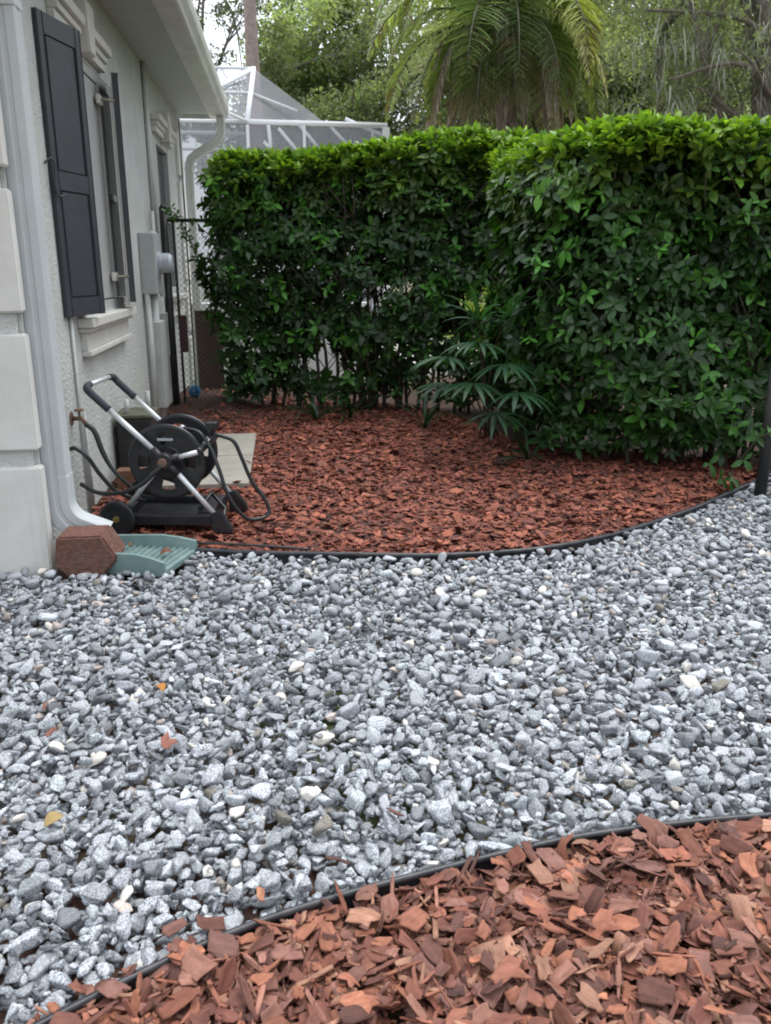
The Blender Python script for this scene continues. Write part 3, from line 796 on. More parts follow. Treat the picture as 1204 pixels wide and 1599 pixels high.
MB().tube([(WX + 0.014, 5.22, 0.0), (WX + 0.014, 5.22, 1.22)], 0.011, 8).build('conduit', M['conduit'], house)
MB().tube([(WX + 0.012, 5.32, 0.0), (WX + 0.012, 5.32, 0.62)], 0.010, 8).build('conduit', M['conduit'], house)
# spigot
sg = MB().ring((WX, 5.04, 0.635), (1, 0, 0), [(0.001, 0.001), (0.04, 0.001), (0.04, 0.008), (0.001, 0.01)], 18).tube([(WX, 5.04, 0.635), (WX + 0.06, 5.04, 0.635), (WX + 0.085, 5.03, 0.60)], 0.013, 10).build('spigot', M['rust'], house)
MB().ring((WX + 0.05, 5.04, 0.68), (0, 0, 1), [(0.001, 0), (0.028, 0.0), (0.028, 0.01), (0.001, 0.012)], 14).tube([(WX + 0.05, 5.04, 0.635), (WX + 0.05, 5.04, 0.69)], 0.006, 8).build('tap_handle', M['rust'], sg)

# ================================================================ THINGS BY THE WALL
# red-brown retaining block
o = MB(); prf = [(-0.01, 0.195), (0.215, 0.20), (0.285, 0.075), (0.185, -0.04), (0.045, -0.035), (-0.03, 0.045)]
o.prism([(-1.165 + x, 4.115 - 0.06 * x, z) for x, z in prf], (0.02, 0.165, 0.012), 0.010)
tag(o.build('retaining_block', M['brick']), 'red brown concrete block standing in front of the downspout elbow', 'block')
# small brown brick
tag(MB().box(-1.20, -1.00, 5.80, 5.92, 0.0, 0.13, 0.006, None).build('brick', M['brick2']), 'small brown brick against the wall behind the hose reel wheel', 'brick')
# splash block
sp = thing('splash_block', 'pale green plastic splash block with ribs under the downspout', 'splash block', (-0.95, 4.3, 0))
def slab_pt(u, v, z): # u 0..1 away from the wall, v across, z up
    return (-1.12 + 0.54 * u + 0.065 * u * v, 4.32 - 0.10 * u + v * (0.125 + 0.045 * u), z)
m_ = MB()
us = [0, .12, .3, .5, .7, .85, 1.0]
bv = [[m_.bm.verts.new(slab_pt(u, v, 0.018 + 0.035 * (1 - u))) for v in (-1, 1)] for u in us]
bl = [[m_.bm.verts.new(slab_pt(u, v, -0.01)) for v in (-1, 1)] for u in us]
for i in range(len(us) - 1):
    m_.bm.faces.new((bv[i][0], bv[i + 1][0], bv[i + 1][1], bv[i][1])); m_.bm.faces.new((bl[i][1], bl[i + 1][1], bl[i + 1][0], bl[i][0]))
    for s_ in (0, 1): m_.bm.faces.new((bl[i][s_], bl[i + 1][s_], bv[i + 1][s_], bv[i][s_]))
m_.bm.faces.new((bl[-1][0], bl[-1][1], bv[-1][1], bv[-1][0])); m_.bm.faces.new((bl[0][0], bl[0][1], bv[0][1], bv[0][0]))
m_.build('tray', M['splash'], sp)
for s_ in (-1, 1):
    w_ = MB(); prev = None; rows = []
    for u in us:
        zt = 0.10 if u < 0.75 else 0.10 - (u - 0.75) / 0.25 * 0.035
        o0 = slab_pt(u, s_ * 1.0, -0.012); o1 = slab_pt(u, s_ * 1.0, zt); i1 = slab_pt(u, s_ * 0.93, zt); i0 = slab_pt(u, s_ * 0.86, 0.0)
        out_ = [Vector(o0) + Vector((0, s_ * 0.006, 0)), Vector(o1) + Vector((0, s_ * 0.012, 0)), Vector(i1), Vector(i0)]
        rows.append([w_.bm.verts.new(p) for p in out_])
    for a, b_ in zip(rows, rows[1:]):
        for k in range(4): w_.bm.faces.new((a[k], b_[k], b_[(k + 1) % 4], a[(k + 1) % 4]))
    w_.bm.faces.new(rows[0]); w_.bm.faces.new(rows[-1][::-1])
    w_.build('side_wall', M['splash'], sp)
w_ = MB()
for k in range(15):
    u = 0.10 + k * 0.06
    z = 0.020 + 0.035 * (1 - u)
    w_.prism([slab_pt(u - 0.014, -0.86, z), slab_pt(u + 0.014, -0.86, z), slab_pt(u + 0.007, -0.86, z + 0.011), slab_pt(u - 0.007, -0.86, z + 0.011)],
             Vector(slab_pt(u, 0.86, 0)) - Vector(slab_pt(u, -0.86, 0)))
w_.build('ribs', M['splash'], sp)
dry_leaf(-0.66, 4.24, 0.045, 0.3, 0.07, (0.20, 0.09, 0.06), 'curled brown leaf on the green splash block near its open end')
dry_leaf(-0.86, 4.36, 0.06, 1.1, 0.035, (0.22, 0.12, 0.07), 'small brown leaf on the green splash block near the downspout')

# black bin with a mossy lid behind the reel
bn = thing('valve_bin', 'black bin with a mossy lid and pipe stubs against the wall', 'bin', (-1.07, 6.3, 0))
MB().box(-1.235, -0.99, 6.12, 6.45, -0.02, 0.44, 0.02).build('bin_body', M['black'], bn)
MB().box(-1.245, -0.98, 6.10, 6.47, 0.442, 0.468, 0.010).build('lid', M['moss'], bn)
for x, y, h in ((-1.16, 6.18, 0.57), (-1.04, 6.38, 0.60)):
    MB().tube([(x, y, 0.468), (x, y, h)], 0.018, 10).build('pipe_stub', M['conduit'], bn)

# ---- hose reel cart --------------------------------------------------------
al = R_(8.0)
FO = Vector((-0.40, 4.67, 0.0)); UD = Vector((math.cos(al), -math.sin(al), 0)); VD = Vector((math.sin(al), math.cos(al), 0))
def q(u, v, z): return tuple(FO + UD * u + VD * v + Vector((0, 0, z)))
TQ = Matrix(((UD.x, VD.x, 0, FO.x), (UD.y, VD.y, 0, FO.y), (0, 0, 1, 0), (0, 0, 0, 1)))
reel = thing('hose_reel_cart', 'hose reel cart with black drum and silver tube frame by the wall', 'hose reel', tuple(FO + UD * -0.3))
VW = 0.46
for v in (0.0, VW):
    MB().tube([q(-0.335, v, 0.475), q(-0.60, v, 0.735)], 0.0155, 14).build('handle_tube', M['alu'], reel)
    MB().tube([q(-0.27, v, 0.41), q(-0.03, v, 0.115)], 0.0150, 14).build('front_leg', M['alu'], reel)
    MB().tube([q(-0.25, v, 0.455), q(-0.115, v, 0.490)], 0.0150, 14).build('brace', M['alu'], reel)
    MB().tube([q(-0.345, v, 0.40), q(-0.54, v, 0.165)], 0.0140, 14).build('rear_leg', M['alu'], reel)
    hb = MB(); hb.ring(q(-0.305, v, 0.44), VD, [(0.001, -0.03), (0.042, -0.03), (0.046, -0.02), (0.046, 0.025), (0.001, 0.03)], 24)
    for a_, b_ in (((-0.305, 0.44), (-0.37, 0.508)), ((-0.305, 0.44), (-0.235, 0.36)), ((-0.305, 0.44), (-0.22, 0.465)), ((-0.305, 0.44), (-0.37, 0.375))):
        hb.tube([q(a_[0], v, a_[1]), q(b_[0], v, b_[1])], 0.0225, 14)
    hbo = hb.build('hub', M['black'], reel)
    if v == 0: MB().ring(q(-0.31, -0.03, 0.435), -VD, [(0.001, 0), (0.026, 0.0), (0.024, 0.016), (0.001, 0.02)], 16).build('hub_cap', M['rust'], hbo)
    ft = MB(); ft.prism([q(-0.06, v - 0.03, 0.135), q(-0.01, v - 0.03, 0.15), q(0.06, v - 0.03, 0.05), q(0.065, v - 0.03, 0.018), q(-0.045, v - 0.03, 0.018)], VD * 0.06, 0.007)
    ft.build('foot', M['black'], reel)
    # wheel
    wv = -0.05 if v == 0 else VW + 0.01
    wh_ = MB(); wh_.ring(q(-0.595, wv, 0.105), VD, [(0.075, 0.0), (0.098, 0.0), (0.104, 0.008), (0.104, 0.032), (0.098, 0.04), (0.075, 0.04)], 36); wh_.ring(q(-0.595, wv, 0.105), VD, [(0.02, 0.010), (0.078, 0.010), (0.078, 0.030), (0.02, 0.030)], 30)
    for k in range(6):
        a = k * math.pi / 3
        wh_.tube([q(-0.595, wv + 0.02, 0.105), q(-0.595 + 0.08 * math.cos(a), wv + 0.02, 0.105 + 0.08 * math.sin(a))], 0.010, 6)
    wh_.ring(q(-0.595, wv, 0.105), VD, [(0.001, 0.0), (0.03, 0.0), (0.03, 0.04), (0.001, 0.04)], 18)
    wo = wh_.build('wheel', M['black'], reel)
    if v == 0: MB().ring(q(-0.595, wv, 0.105), -VD, [(0.001, 0.0), (0.020, 0.0), (0.018, 0.006), (0.001, 0.008)], 18).build('axle_cap', M['brass'], wo)
# grips: bend at top and padded tubes
for v, s_ in ((0.0, 1), (VW, -1)):
    MB().tube([q(-0.595, v, 0.73), q(-0.68, v, 0.813), q(-0.705, v, 0.842), q(-0.712, v + s_ * 0.02, 0.855), q(-0.715, v + s_ * 0.07, 0.860)], [0.021, 0.021, 0.021, 0.0205, 0.019], 14, smooth=4).build('grip', M['grip'], reel)
MB().tube([q(-0.715, 0.06, 0.860), q(-0.715, VW - 0.06, 0.860)], 0.0135, 12).build('handle_bar', M['alu'], reel)
# drum
def disc(v0, sgn, front):
    d_ = MB(); c_ = q(-0.312, v0, 0.418)
    d_.ring(c_, VD, [(0.165, 0.004), (0.205, 0.0), (0.218, 0.004), (0.222, 0.014), (0.216, 0.022), (0.165, 0.016)], 64)
    d_.ring(c_, VD, [(0.001, 0.002), (0.085, 0.002), (0.09, 0.0), (0.095, 0.006), (0.095, 0.018), (0.001, 0.018)], 48)
    # web with six windows
    n = 4
    for k in range(n):
        gp = 0.26; a0 = k * 2 * math.pi / n + gp; a1 = a0 + 2 * math.pi / n - 2 * gp * (1.0 if not front or k != 0 else 0.0) - (0.0 if not front or k != 0 else gp)
        st = 8; pr_ = []
        for i in range(st + 1): a = a0 + (a1 - a0) * i / st; pr_.append((0.168 * math.cos(a), 0.168 * math.sin(a)))
        for i in range(st, -1, -1): a = a0 + (a1 - a0) * i / st; pr_.append((0.092 * math.cos(a), 0.092 * math.sin(a)))
        d_.prism([q(-0.312 + x, v0 + 0.005, 0.418 + z) for x, z in pr_], VD * 0.010)
    o_ = d_.build('drum_flange', M['black'], reel)
    if front: MB().box(-0.355, -0.265, v0 - 0.004, v0 + 0.004, 0.418 + 0.125, 0.418 + 0.140, 0.003, TQ).build('badge', M['dome'], o_)
    return o_
disc(0.055, 1, True); disc(VW - 0.075, 1, False)
MB().ring(q(-0.312, 0.075, 0.418), VD, [(0.001, 0), (0.10, 0.0), (0.10, VW - 0.15), (0.001, VW - 0.15)], 40).build('drum_core', M['black'], reel)
MB().tube([q(-0.40, 0.09, 0.56), q(-0.33, 0.12, 0.60), q(-0.26, 0.14, 0.605)], 0.016, 10, smooth=3).build('hose_coupling', M['red'], reel)
# wound hose, a few turns
mb = MB()
pts = []
for i in range(0, 12 * 7):
    a = i / 12 * 2 * math.pi; pts.append(q(-0.312 + 0.118 * math.cos(a), 0.09 + 0.25 * i / 84, 0.418 + 0.118 * math.sin(a)))
mb.tube(pts, 0.012, 8).build('wound_hose', M['hose'], reel)
# base tray and cross pieces
bt = MB(); bt.box(-0.60, -0.06, 0.0, 0.045, 0.055, 0.118, 0.008, TQ).box(-0.60, -0.06, VW - 0.045, VW, 0.055, 0.118, 0.008, TQ)
bt.box(-0.60, -0.555, 0.051, VW - 0.051, 0.06, 0.13, 0.006, TQ).box(-0.15, -0.06, 0.051, VW - 0.051, 0.06, 0.13, 0.006, TQ)
bt.box(-0.554, -0.151, 0.051, VW - 0.051, 0.062, 0.075, 0.0, TQ)
bt.build('base_tray', M['black'], reel)
MB().tube([q(-0.14, 0.05, 0.14), q(-0.10, 0.10, 0.19), q(-0.10, 0.2, 0.20), q(-0.02, 0.21, 0.10), q(0.0, 0.05, 0.09)], 0.012, 8).build('front_bracket', M['black'], reel)
MB().tube([q(-0.115, 0.0, 0.49), q(-0.10, VW * 0.5, 0.50), q(-0.115, VW, 0.49)], 0.021, 12, smooth=4).build('cross_bar', M['black'], reel)
ck = MB(); ck.tube([q(-0.10, 0.13, 0.50), q(-0.05, 0.14, 0.57)], 0.016, 12).tube([q(-0.06, 0.13, 0.56), q(-0.045, 0.13, 0.615)], 0.012, 10)
ck.box(-0.085, -0.02, 0.09, 0.16, 0.600, 0.640, 0.006, TQ)
ck.build('hose_guide', M['black'], reel)
MB().tube([q(-0.115, 0.125, 0.49), q(-0.075, 0.135, 0.545)], 0.0175, 12).build('guide_sleeve', M['alu'], reel)
# hoses
MB().tube([q(-0.23, 0.14, 0.60), q(-0.13, 0.12, 0.58), q(-0.06, 0.08, 0.50), q(-0.01, 0.05, 0.38), q(0.04, 0.04, 0.22), q(0.12, 0.08, 0.085), q(0.20, 0.14, 0.060), q(0.245, 0.18, 0.085), q(0.225, 0.19, 0.16), q(0.15, 0.18, 0.28), q(0.10, 0.17, 0.42), q(0.06, 0.16, 0.52), q(-0.01, 0.15, 0.555), q(-0.05, 0.14, 0.565)], 0.0115, 12, smooth=8).build('hose', M['hose'], reel)
MB().tube([q(-0.24, 0.15, 0.605), q(-0.22, 0.14, 0.598)], 0.017, 10).build('hose_coupling', M['alu'], reel)
MB().tube([q(-0.31, -0.045, 0.42), q(-0.36, -0.06, 0.375), q(-0.44, -0.06, 0.31), q(-0.56, -0.04, 0.262), q(-0.70, 0.0, 0.25), q(-0.82, 0.06, 0.285)], 0.0125, 12, smooth=8).build('inlet_hose', M['hose'], reel)
MB().tube([(WX + 0.085, 5.03, 0.60), (WX + 0.13, 5.02, 0.56), (-1.10, 5.0, 0.44), (-1.05, 4.98, 0.34), (-0.96, 4.97, 0.24), (-0.88, 4.96, 0.17), (-0.82, 4.97, 0.14)], [0.016, 0.016, 0.016, 0.0115, 0.0115, 0.0115, 0.0115], 12, smooth=8).build('inlet_hose', M['hose'], reel)
MB().tube([(-1.235, 4.80, 0.50), (-1.20, 4.80, 0.505), (-1.14, 4.80, 0.45), (-1.09, 4.82, 0.35), (-1.02, 4.84, 0.25), (-0.93, 4.86, 0.19), (-0.85, 4.9, 0.16)], 0.012, 12, smooth=8).build('inlet_hose', M['hose'], reel)

# blue cap on the mulch by the fence
o = MB().ring((-1.03, 9.50, 0.15), (0.2, -1, 0.3), [(0.001, -0.06), (0.045, -0.05), (0.07, 0.0), (0.055, 0.05), (0.02, 0.065), (0.001, 0.065)], 20).build('sprinkler_cap', M['blue'])
tag(o, 'small blue plastic ball on the mulch at the foot of the chain link fence', 'ball')

# ================================================================ FENCES
fy = 9.15
fn = thing('chain_link_fence', 'black chain link fence panel between the house wall and the hedge', 'fence', (-1.0, fy, 0))
po = MB().tube([(-1.19, fy, -0.05), (-1.19, fy, 2.05)], 0.040, 14).tube([(-1.19, fy, 2.05), (-1.19, fy, 2.09)], [0.045, 0.02], 14).build('post', M['fence'], fn)
MB().tube([(-1.10, fy + 0.02, 0.0), (-1.10, fy + 0.02, 1.93)], 0.014, 10).build('gate_upright', M['fence'], fn)
MB().tube([(-1.15, fy, 1.94), (1.4, fy, 1.94)], 0.018, 10).build('top_rail', M['fence'], fn)
MB().box(-1.10, -1.02, fy - 0.05, fy - 0.02, 0.62, 1.0, 0.006).build('latch_plate', M['maroon'], fn)
mb = MB(); p_ = 0.062
x0, x1, z0, z1 = -1.13, 0.1, 0.05, 1.93
k = -int((z1 - z0) / p_) - 1
lines = []
while x0 + k * p_ < x1:
    for sg_ in (1, -1):
        xa = x0 + k * p_
        pts_ = []
        # clip the line x = xa + s (z-z0) (or mirrored)
        za, zb = z0, z1
        if sg_ == 1: f = lambda z: xa + (z - z0)
        else: f = lambda z: xa + (z1 - z)
        zs = [z for z in np.linspace(z0, z1, 2)]
        if sg_ == 1: lo, hi = max(z0, z0 + x0 - xa), min(z1, z0 + x1 - xa)
        else: lo, hi = max(z0, z1 - (x1 - xa)), min(z1, z1 - (x0 - xa))
        if hi - lo > 0.01: mb.tube([(f(lo), fy - 0.004 * sg_, lo), (f(hi), fy - 0.004 * sg_, hi)], 0.0022, 4, cap=False)
    k += 1
mb.build('chain_link', M['wire'], fn)
o = MB().tube([(-0.98, 9.22, 0.0), (-0.98, 9.22, 2.9)], 0.007, 8).build('cable', M['fence']); tag(o, 'thin black cable hanging down beside the far downspout', 'cable')
pn = thing('wooden_panel', 'plain brown board panel low behind the chain link', 'panel', (-0.8, 10.3, 0))
for k in range(2): MB().box(-1.06 + k * 0.155, -1.06 + k * 0.155 + 0.1542, 10.30, 10.33, -0.02, 0.99 + 0.008 * (k % 2), 0.004).build('board', M['tanpanel'], pn)
fp = thing('fence_post', 'black metal fence post at the right end of the hedge', 'post', (3.15, 5.12, 0))
MB().tube([(3.165, 5.12, -0.05), (3.165, 5.12, 1.12)], 0.040, 16).build('pole', M['fence'], fp)
MB().tube([(3.165, 5.12, 1.12), (3.165, 5.12, 1.14), (3.165, 5.12, 1.16)], [0.048, 0.046, 0.015], 16).build('cap', M['fence'], fp)
MB().tube([(3.19, 5.12, 0.10), (3.9, 5.25, 0.10)], 0.012, 8).build('rail', M['fence'], fp)

# ================================================================ HEDGES
def leaf_template(fold=0.22, curl=0.28):
    st = [(0.0, 0.0), (0.22, 0.30), (0.5, 0.47), (0.78, 0.34), (1.0, 0.0)]
    V = [(0, 0, 0)]
    for t_, w_ in st[1:4]:
        z = -curl * t_ * t_
        V += [(t_, -w_ * 0.5 * 1.0, z + fold * w_ * 0.5), (t_, 0, z), (t_, w_ * 0.5, z + fold * w_ * 0.5)]
    V.append((1.0, 0, -curl))
    F = [(0, 1, 2), (0, 2, 3)]
    for i in (0, 1):
        a = 1 + i * 3; b_ = a + 3
        F += [(a, b_, b_ + 1), (a, b_ + 1, a + 1), (a + 1, b_ + 1, b_ + 2), (a + 1, b_ + 2, a + 2)]
    F += [(7, 10, 8), (8, 10, 9)]
    return np.array(V, float), np.array(F)
LT, LF = leaf_template()

def shoots(tips, dirs, n_leaf, L, tint, spread=(0.9, 1.35), wide=1.0):
    """rosettes of leaves round each shoot tip; returns arrays."""
    N = len(tips)
    d = dirs / np.linalg.norm(dirs, axis=1, keepdims=True)
    a = np.cross(d, np.tile([0.31, 0.23, 0.92], (N, 1))); a /= np.linalg.norm(a, axis=1, keepdims=True); b = np.cross(d, a)
    P, X, U, S, T = [], [], [], [], []
    ph = rng.uniform(0, 6.28, N)
    for k in range(n_leaf):
        ang = ph + k * 2.4 + rng.normal(0, 0.25, N)
        sp_ = rng.uniform(*spread, N)
        rad = a * np.cos(ang)[:, None] + b * np.sin(ang)[:, None]
        x = d * np.cos(sp_)[:, None] + rad * np.sin(sp_)[:, None]
        x[:, 2] -= 0.15
        u = d * np.sin(sp_)[:, None] - rad * np.cos(sp_)[:, None] + np.array([0, 0, 0.35])
        P.append(tips - d * (k * 0.008)[..., None] if False else tips - d * (k * 0.009)); X.append(x); U.append(u)
        S.append(L * rng.uniform(0.6, 1.1, N))
        T.append(tint * np.exp(rng.normal(0, 0.10, N))[:, None])
    P = np.concatenate(P); X = np.concatenate(X); U = np.concatenate(U); S = np.concatenate(S); T = np.concatenate(T)
    Rm = frames(X, U)
    sc = np.stack([S, S * wide * rng.uniform(0.85, 1.15, len(S)), S], 1)
    V, F = inst(LT, LF, P, Rm, sc)
    T4 = np.ones((len(P), 4)); T4[:, :3] = T
    return V, F, np.repeat(T4, len(LT), 0)

def merge(parts):
    Vs, Fs, Ts = [], [], []; off = 0
    for V, F, T in parts:
        Vs.append(V); Fs.append(F + off); Ts.append(T); off += len(V)
    return np.concatenate(Vs), np.concatenate(Fs), np.concatenate(Ts)

def poly_inside(P, poly):
    x, y = P[:, 0], P[:, 1]; ins = np.zeros(len(P), bool); n = len(poly)
    for i in range(n):
        x0, y0 = poly[i]; x1, y1 = poly[(i + 1) % n]
        c = ((y0 > y) != (y1 > y)) & (x < (x1 - x0) * (y - y0) / (y1 - y0 + 1e-12) + x0); ins ^= c
    return ins
def poly_dist(P, poly):
    d = np.full(len(P), 9.0); nrm = np.zeros((len(P), 2)); n = len(poly)
    for i in range(n):
        a = np.array(poly[i]); b = np.array(poly[(i + 1) % n]); e = b - a; L = np.linalg.norm(e); e /= L
        s_ = np.clip((P[:, :2] - a) @ e, 0, L); v = P[:, :2] - (a + s_[:, None] * e); dd = np.linalg.norm(v, axis=1)
        m_ = dd < d; d[m_] = dd[m_]; nn = np.array([e[1], -e[0]]); nrm[m_] = nn
    return d, nrm

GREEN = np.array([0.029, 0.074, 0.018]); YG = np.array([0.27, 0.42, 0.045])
def hedge(name, label, poly, ztop, zfun, n_vol, n_face, n_top, seed_off, stems):
    """poly counter-clockwise footprint; zfun(P)->keep probability."""
    xs = [p[0] for p in poly]; ys = [p[1] for p in poly]
    h = thing('hedge', label, 'hedge', ((min(xs) + max(xs)) / 2, (min(ys) + max(ys)) / 2, 0), 'clipped hedges round the bark bed')
    parts = []
    def bulge(P): return 0.17 * snoise(P + seed_off, 1.9) + 0.12 * snoise(P + seed_off, 6.0)
    # outer faces
    per = []
    n = len(poly); lens = [math.dist(poly[i], poly[(i + 1) % n]) for i in range(n)]
    def sample_face(N):
        i = rng.choice(n, N, p=np.array(lens) / sum(lens)); u = rng.uniform(size=N)
        A = np.array(poly)[i]; B = np.array(poly)[(i + 1) % n]
        xy = A + (B - A) * u[:, None]; e = (B - A) / np.linalg.norm(B - A, axis=1, keepdims=True); nn = np.stack([e[:, 1], -e[:, 0]], 1)
        z = rng.uniform(0.05, 1, N) ** 0.95 * (ztop - 0.02)
        return xy, nn, z
    xy, nn, z = sample_face(n_face)
    P = np.concatenate([xy, (z + ZO(xy) * z / ztop)[:, None]], 1)
    dep = np.abs(rng.normal(0, 0.09, n_face)) - bulge(P)
    # round the top shoulder, narrow at the foot
    dep += 0.16 * np.clip((z - (ztop - 0.22)) / 0.22, 0, 1) ** 2 + 0.14 * np.clip((0.7 - z) / 0.7, 0, 1)
    P[:, :2] -= nn * dep[:, None]
    kp = rng.uniform(size=n_face) < zfun(P)
    P, nn, z = P[kp], nn[kp], z[kp]; N = len(P)
    D = np.concatenate([nn * 1.0, np.full((N, 1), 0.55)], 1) + rng.normal(0, 0.38, (N, 3))
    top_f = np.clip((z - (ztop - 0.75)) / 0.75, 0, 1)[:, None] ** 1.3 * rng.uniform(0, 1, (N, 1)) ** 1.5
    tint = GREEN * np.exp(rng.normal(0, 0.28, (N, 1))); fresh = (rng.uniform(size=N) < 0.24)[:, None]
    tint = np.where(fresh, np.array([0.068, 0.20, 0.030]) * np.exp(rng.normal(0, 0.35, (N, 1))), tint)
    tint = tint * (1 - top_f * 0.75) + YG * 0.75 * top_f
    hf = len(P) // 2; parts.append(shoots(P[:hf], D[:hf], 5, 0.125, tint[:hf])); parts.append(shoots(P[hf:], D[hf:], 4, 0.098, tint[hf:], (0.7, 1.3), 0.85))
    # top
    pts = []
    while sum(len(p) for p in pts) < n_top:
        Q = np.stack([rng.uniform(min(xs), max(xs), 4000), rng.uniform(min(ys), max(ys), 4000)], 1); pts.append(Q[poly_inside(Q, poly)])
    Q = np.concatenate(pts)[:n_top]; dd, _ = poly_dist(Q, poly)
    z = ztop + 0.045 * snoise(np.concatenate([Q, np.zeros((n_top, 1))], 1) + seed_off, 3.0) - np.abs(rng.normal(0, 0.07, n_top)) + 0.03 - 0.13 * np.clip((0.16 - dd) / 0.16, 0, 1) ** 2
    P = np.concatenate([Q, (z + ZO(Q))[:, None]], 1)
    D = np.tile([0, 0, 1.0], (n_top, 1)) + rng.normal(0, 0.42, (n_top, 3)); D[:, 2] = np.abs(D[:, 2])
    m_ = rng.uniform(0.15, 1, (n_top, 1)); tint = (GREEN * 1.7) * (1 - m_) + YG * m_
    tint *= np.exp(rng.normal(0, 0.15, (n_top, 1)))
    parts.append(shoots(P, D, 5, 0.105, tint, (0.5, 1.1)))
    # inner leaves
    pts = []
    while sum(len(p) for p in pts) < n_vol:
        Q = np.stack([rng.uniform(min(xs), max(xs), 6000), rng.uniform(min(ys), max(ys), 6000), rng.uniform(0.15, ztop - 0.1, 6000)], 1)
        Q = Q[poly_inside(Q, poly)]; dd, _ = poly_dist(Q, poly); pts.append(Q[(dd > 0.12) & (rng.uniform(size=len(Q)) < zfun(Q))])
    P = np.concatenate(pts)[:n_vol]; N = len(P)
    tint = GREEN * 0.9 * np.exp(rng.normal(0, 0.25, (N, 1)))
    parts.append(shoots(P, rng.normal(0, 1, (N, 3)) + [0, -0.4, 0.4], 4, 0.085, tint))
    V, F, T = merge(parts)
    arr_mesh('foliage', V, F, M['leaf'], h, tint=T)
    # woody stems
    mb = MB()
    Q = []
    while len(Q) < stems:
        p = np.array([[random.uniform(min(xs), max(xs)), random.uniform(min(ys), max(ys))]])
        dd, _ = poly_dist(p, poly)
        if poly_inside(p, poly)[0] and 0.22 < dd[0] < 0.6: Q.append(p[0])
    for x, y in Q:
        pts = [(x, y, -0.05)]; xx, yy = x, y
        for k in range(1, 7):
            xx += random.gauss(0, 0.05); yy += random.gauss(0, 0.05); pts.append((xx, yy, k * ztop / 6.6))
        mb.tube(pts, [0.020, 0.018, 0.015, 0.012, 0.010, 0.008, 0.005], 6, smooth=2)
        for k in range(1, 6):
            for _ in range(2):
                a = random.uniform(0, 6.28); p = Vector(pts[k]); L = random.uniform(0.2, 0.45)
                mb.tube([p, p + Vector((math.cos(a) * L * 0.5, math.sin(a) * L * 0.5, L * 0.35)), p + Vector((math.cos(a) * L, math.sin(a) * L, L * 0.8))], [0.008, 0.005, 0.003], 5)
    mb.build('branches', M['twig'], h)
    return h

ZO = lambda P: -0.045 * np.clip((2.55 - P[:, 0]) / 0.8, 0, 1) * (P[:, 1] < 7.6) + 0.13 * np.clip((P[:, 0] - 0.3) / 1.5, 0, 1) * (P[:, 1] >= 7.6)
def gapmask(P, f, seed, thr, zmax):
    """thin places through the hedge: depends on the position along and up the face."""
    Q = np.stack([P[:, 0] - 0.12 * P[:, 1], P[:, 2] * 1.1, np.full(len(P), seed)], 1)
    n = snoise(Q, f); return np.where((n > thr) & (P[:, 2] < zmax + 0.25 * n), 0.04, 1.0)
def keepA(P):
    z = P[:, 2]; base = np.clip(0.72 + (z - 0.35) / 1.6, 0.68, 1.0)
    return np.clip(base * np.clip(1 + 1.0 * snoise(P * [1, 1, 1.3] + 4.0, 4.5), 0, 1) ** np.clip((2.1 - z) / 0.8, 0.15, 1), 0.05, 1) * np.where(P[:, 0] > -0.25, gapmask(P, 7.5, 0.0, 0.46, 1.6), 1.0)
def keepB(P):
    z, x = P[:, 2], P[:, 0]; base = np.clip(0.8 + (z - 0.35) / 1.4, 0.8, 1.0) * np.clip(1.25 - 0.55 * np.clip(x - 2.45, 0, 1.2) * np.clip((1.2 - z) / 0.8, 0, 1), 0.1, 1)
    return np.clip(base * np.clip(1.1 + 1.0 * snoise(P + 9.0, 4.2), 0, 1) ** np.clip((2.3 - z) / 1.0, 0.15, 1), 0.05, 1) * np.where(x > 2.3, gapmask(P, 7.0, 5.0, 0.45, 1.1), gapmask(P, 7.0, 5.0, 0.9, 1.3))
hedge('hedge', 'straight back run of clipped green hedge behind the curved bed', [(-0.68, 8.92), (0.5, 8.62), (2.4, 8.15), (2.5, 9.0), (0.5, 9.35), (-0.64, 9.62)], 2.55, keepA, 4200, 4200, 1700, 0.0, 40)
hedge('hedge', 'nearer right end of clipped hedge bulging over the bed beside the post', [(2.0, 8.3), (1.85, 7.4), (1.80, 6.7), (1.90, 6.25), (2.2, 5.92), (2.7, 5.72), (4.0, 5.50), (4.1, 6.5), (2.9, 6.7), (2.55, 7.1), (2.5, 8.6)], 2.40, keepB, 4600, 4500, 2400, 31.0, 46)

# ================================================================ PLANTS UNDER THE HEDGE
def blade(base, d, L, wd, droop, up=0.0, n=7):
    """a drooping strap leaf as (V,F) triangles, slightly V-folded."""
    d = np.array(d, float); d /= np.linalg.norm(d); side = np.cross(d, [0, 0, 1.0]); side /= max(np.linalg.norm(side), 1e-6)
    p = np.array(base, float); V = []; cur = d.copy()
    for i in range(n):
        u = i / (n - 1); w_ = wd * (0.35 + 1.3 * u) if u < 0.4 else wd * (0.87) * (1 - ((u - 0.4) / 0.6) ** 2.2)
        w_ = max(w_, 0.0008); nv = np.cross(side, cur)
        V += [p - side * w_ - nv * w_ * 0.35, p, p + side * w_ - nv * w_ * 0.35]
        p = p + cur * L / (n - 1); cur = cur + np.array([0, 0, -droop / (n - 1)]); cur /= np.linalg.norm(cur)
    F = []
    for i in range(n - 1):
        a = 3 * i; b = a + 3
        for s_ in (0, 1): F += [(a + s_, b + s_, b + s_ + 1), (a + s_, b + s_ + 1, a + s_ + 1)]
    return np.array(V), np.array(F)

def collect(bl, cols):
    Vs, Fs, Ts = [], [], []; off = 0
    for (V, F), c in zip(bl, cols):
        Vs.append(V); Fs.append(F + off); off += len(V); Ts.append(np.tile([*c, 1.0], (len(V), 1)))
    return np.concatenate(Vs), np.concatenate(Fs), np.concatenate(Ts)

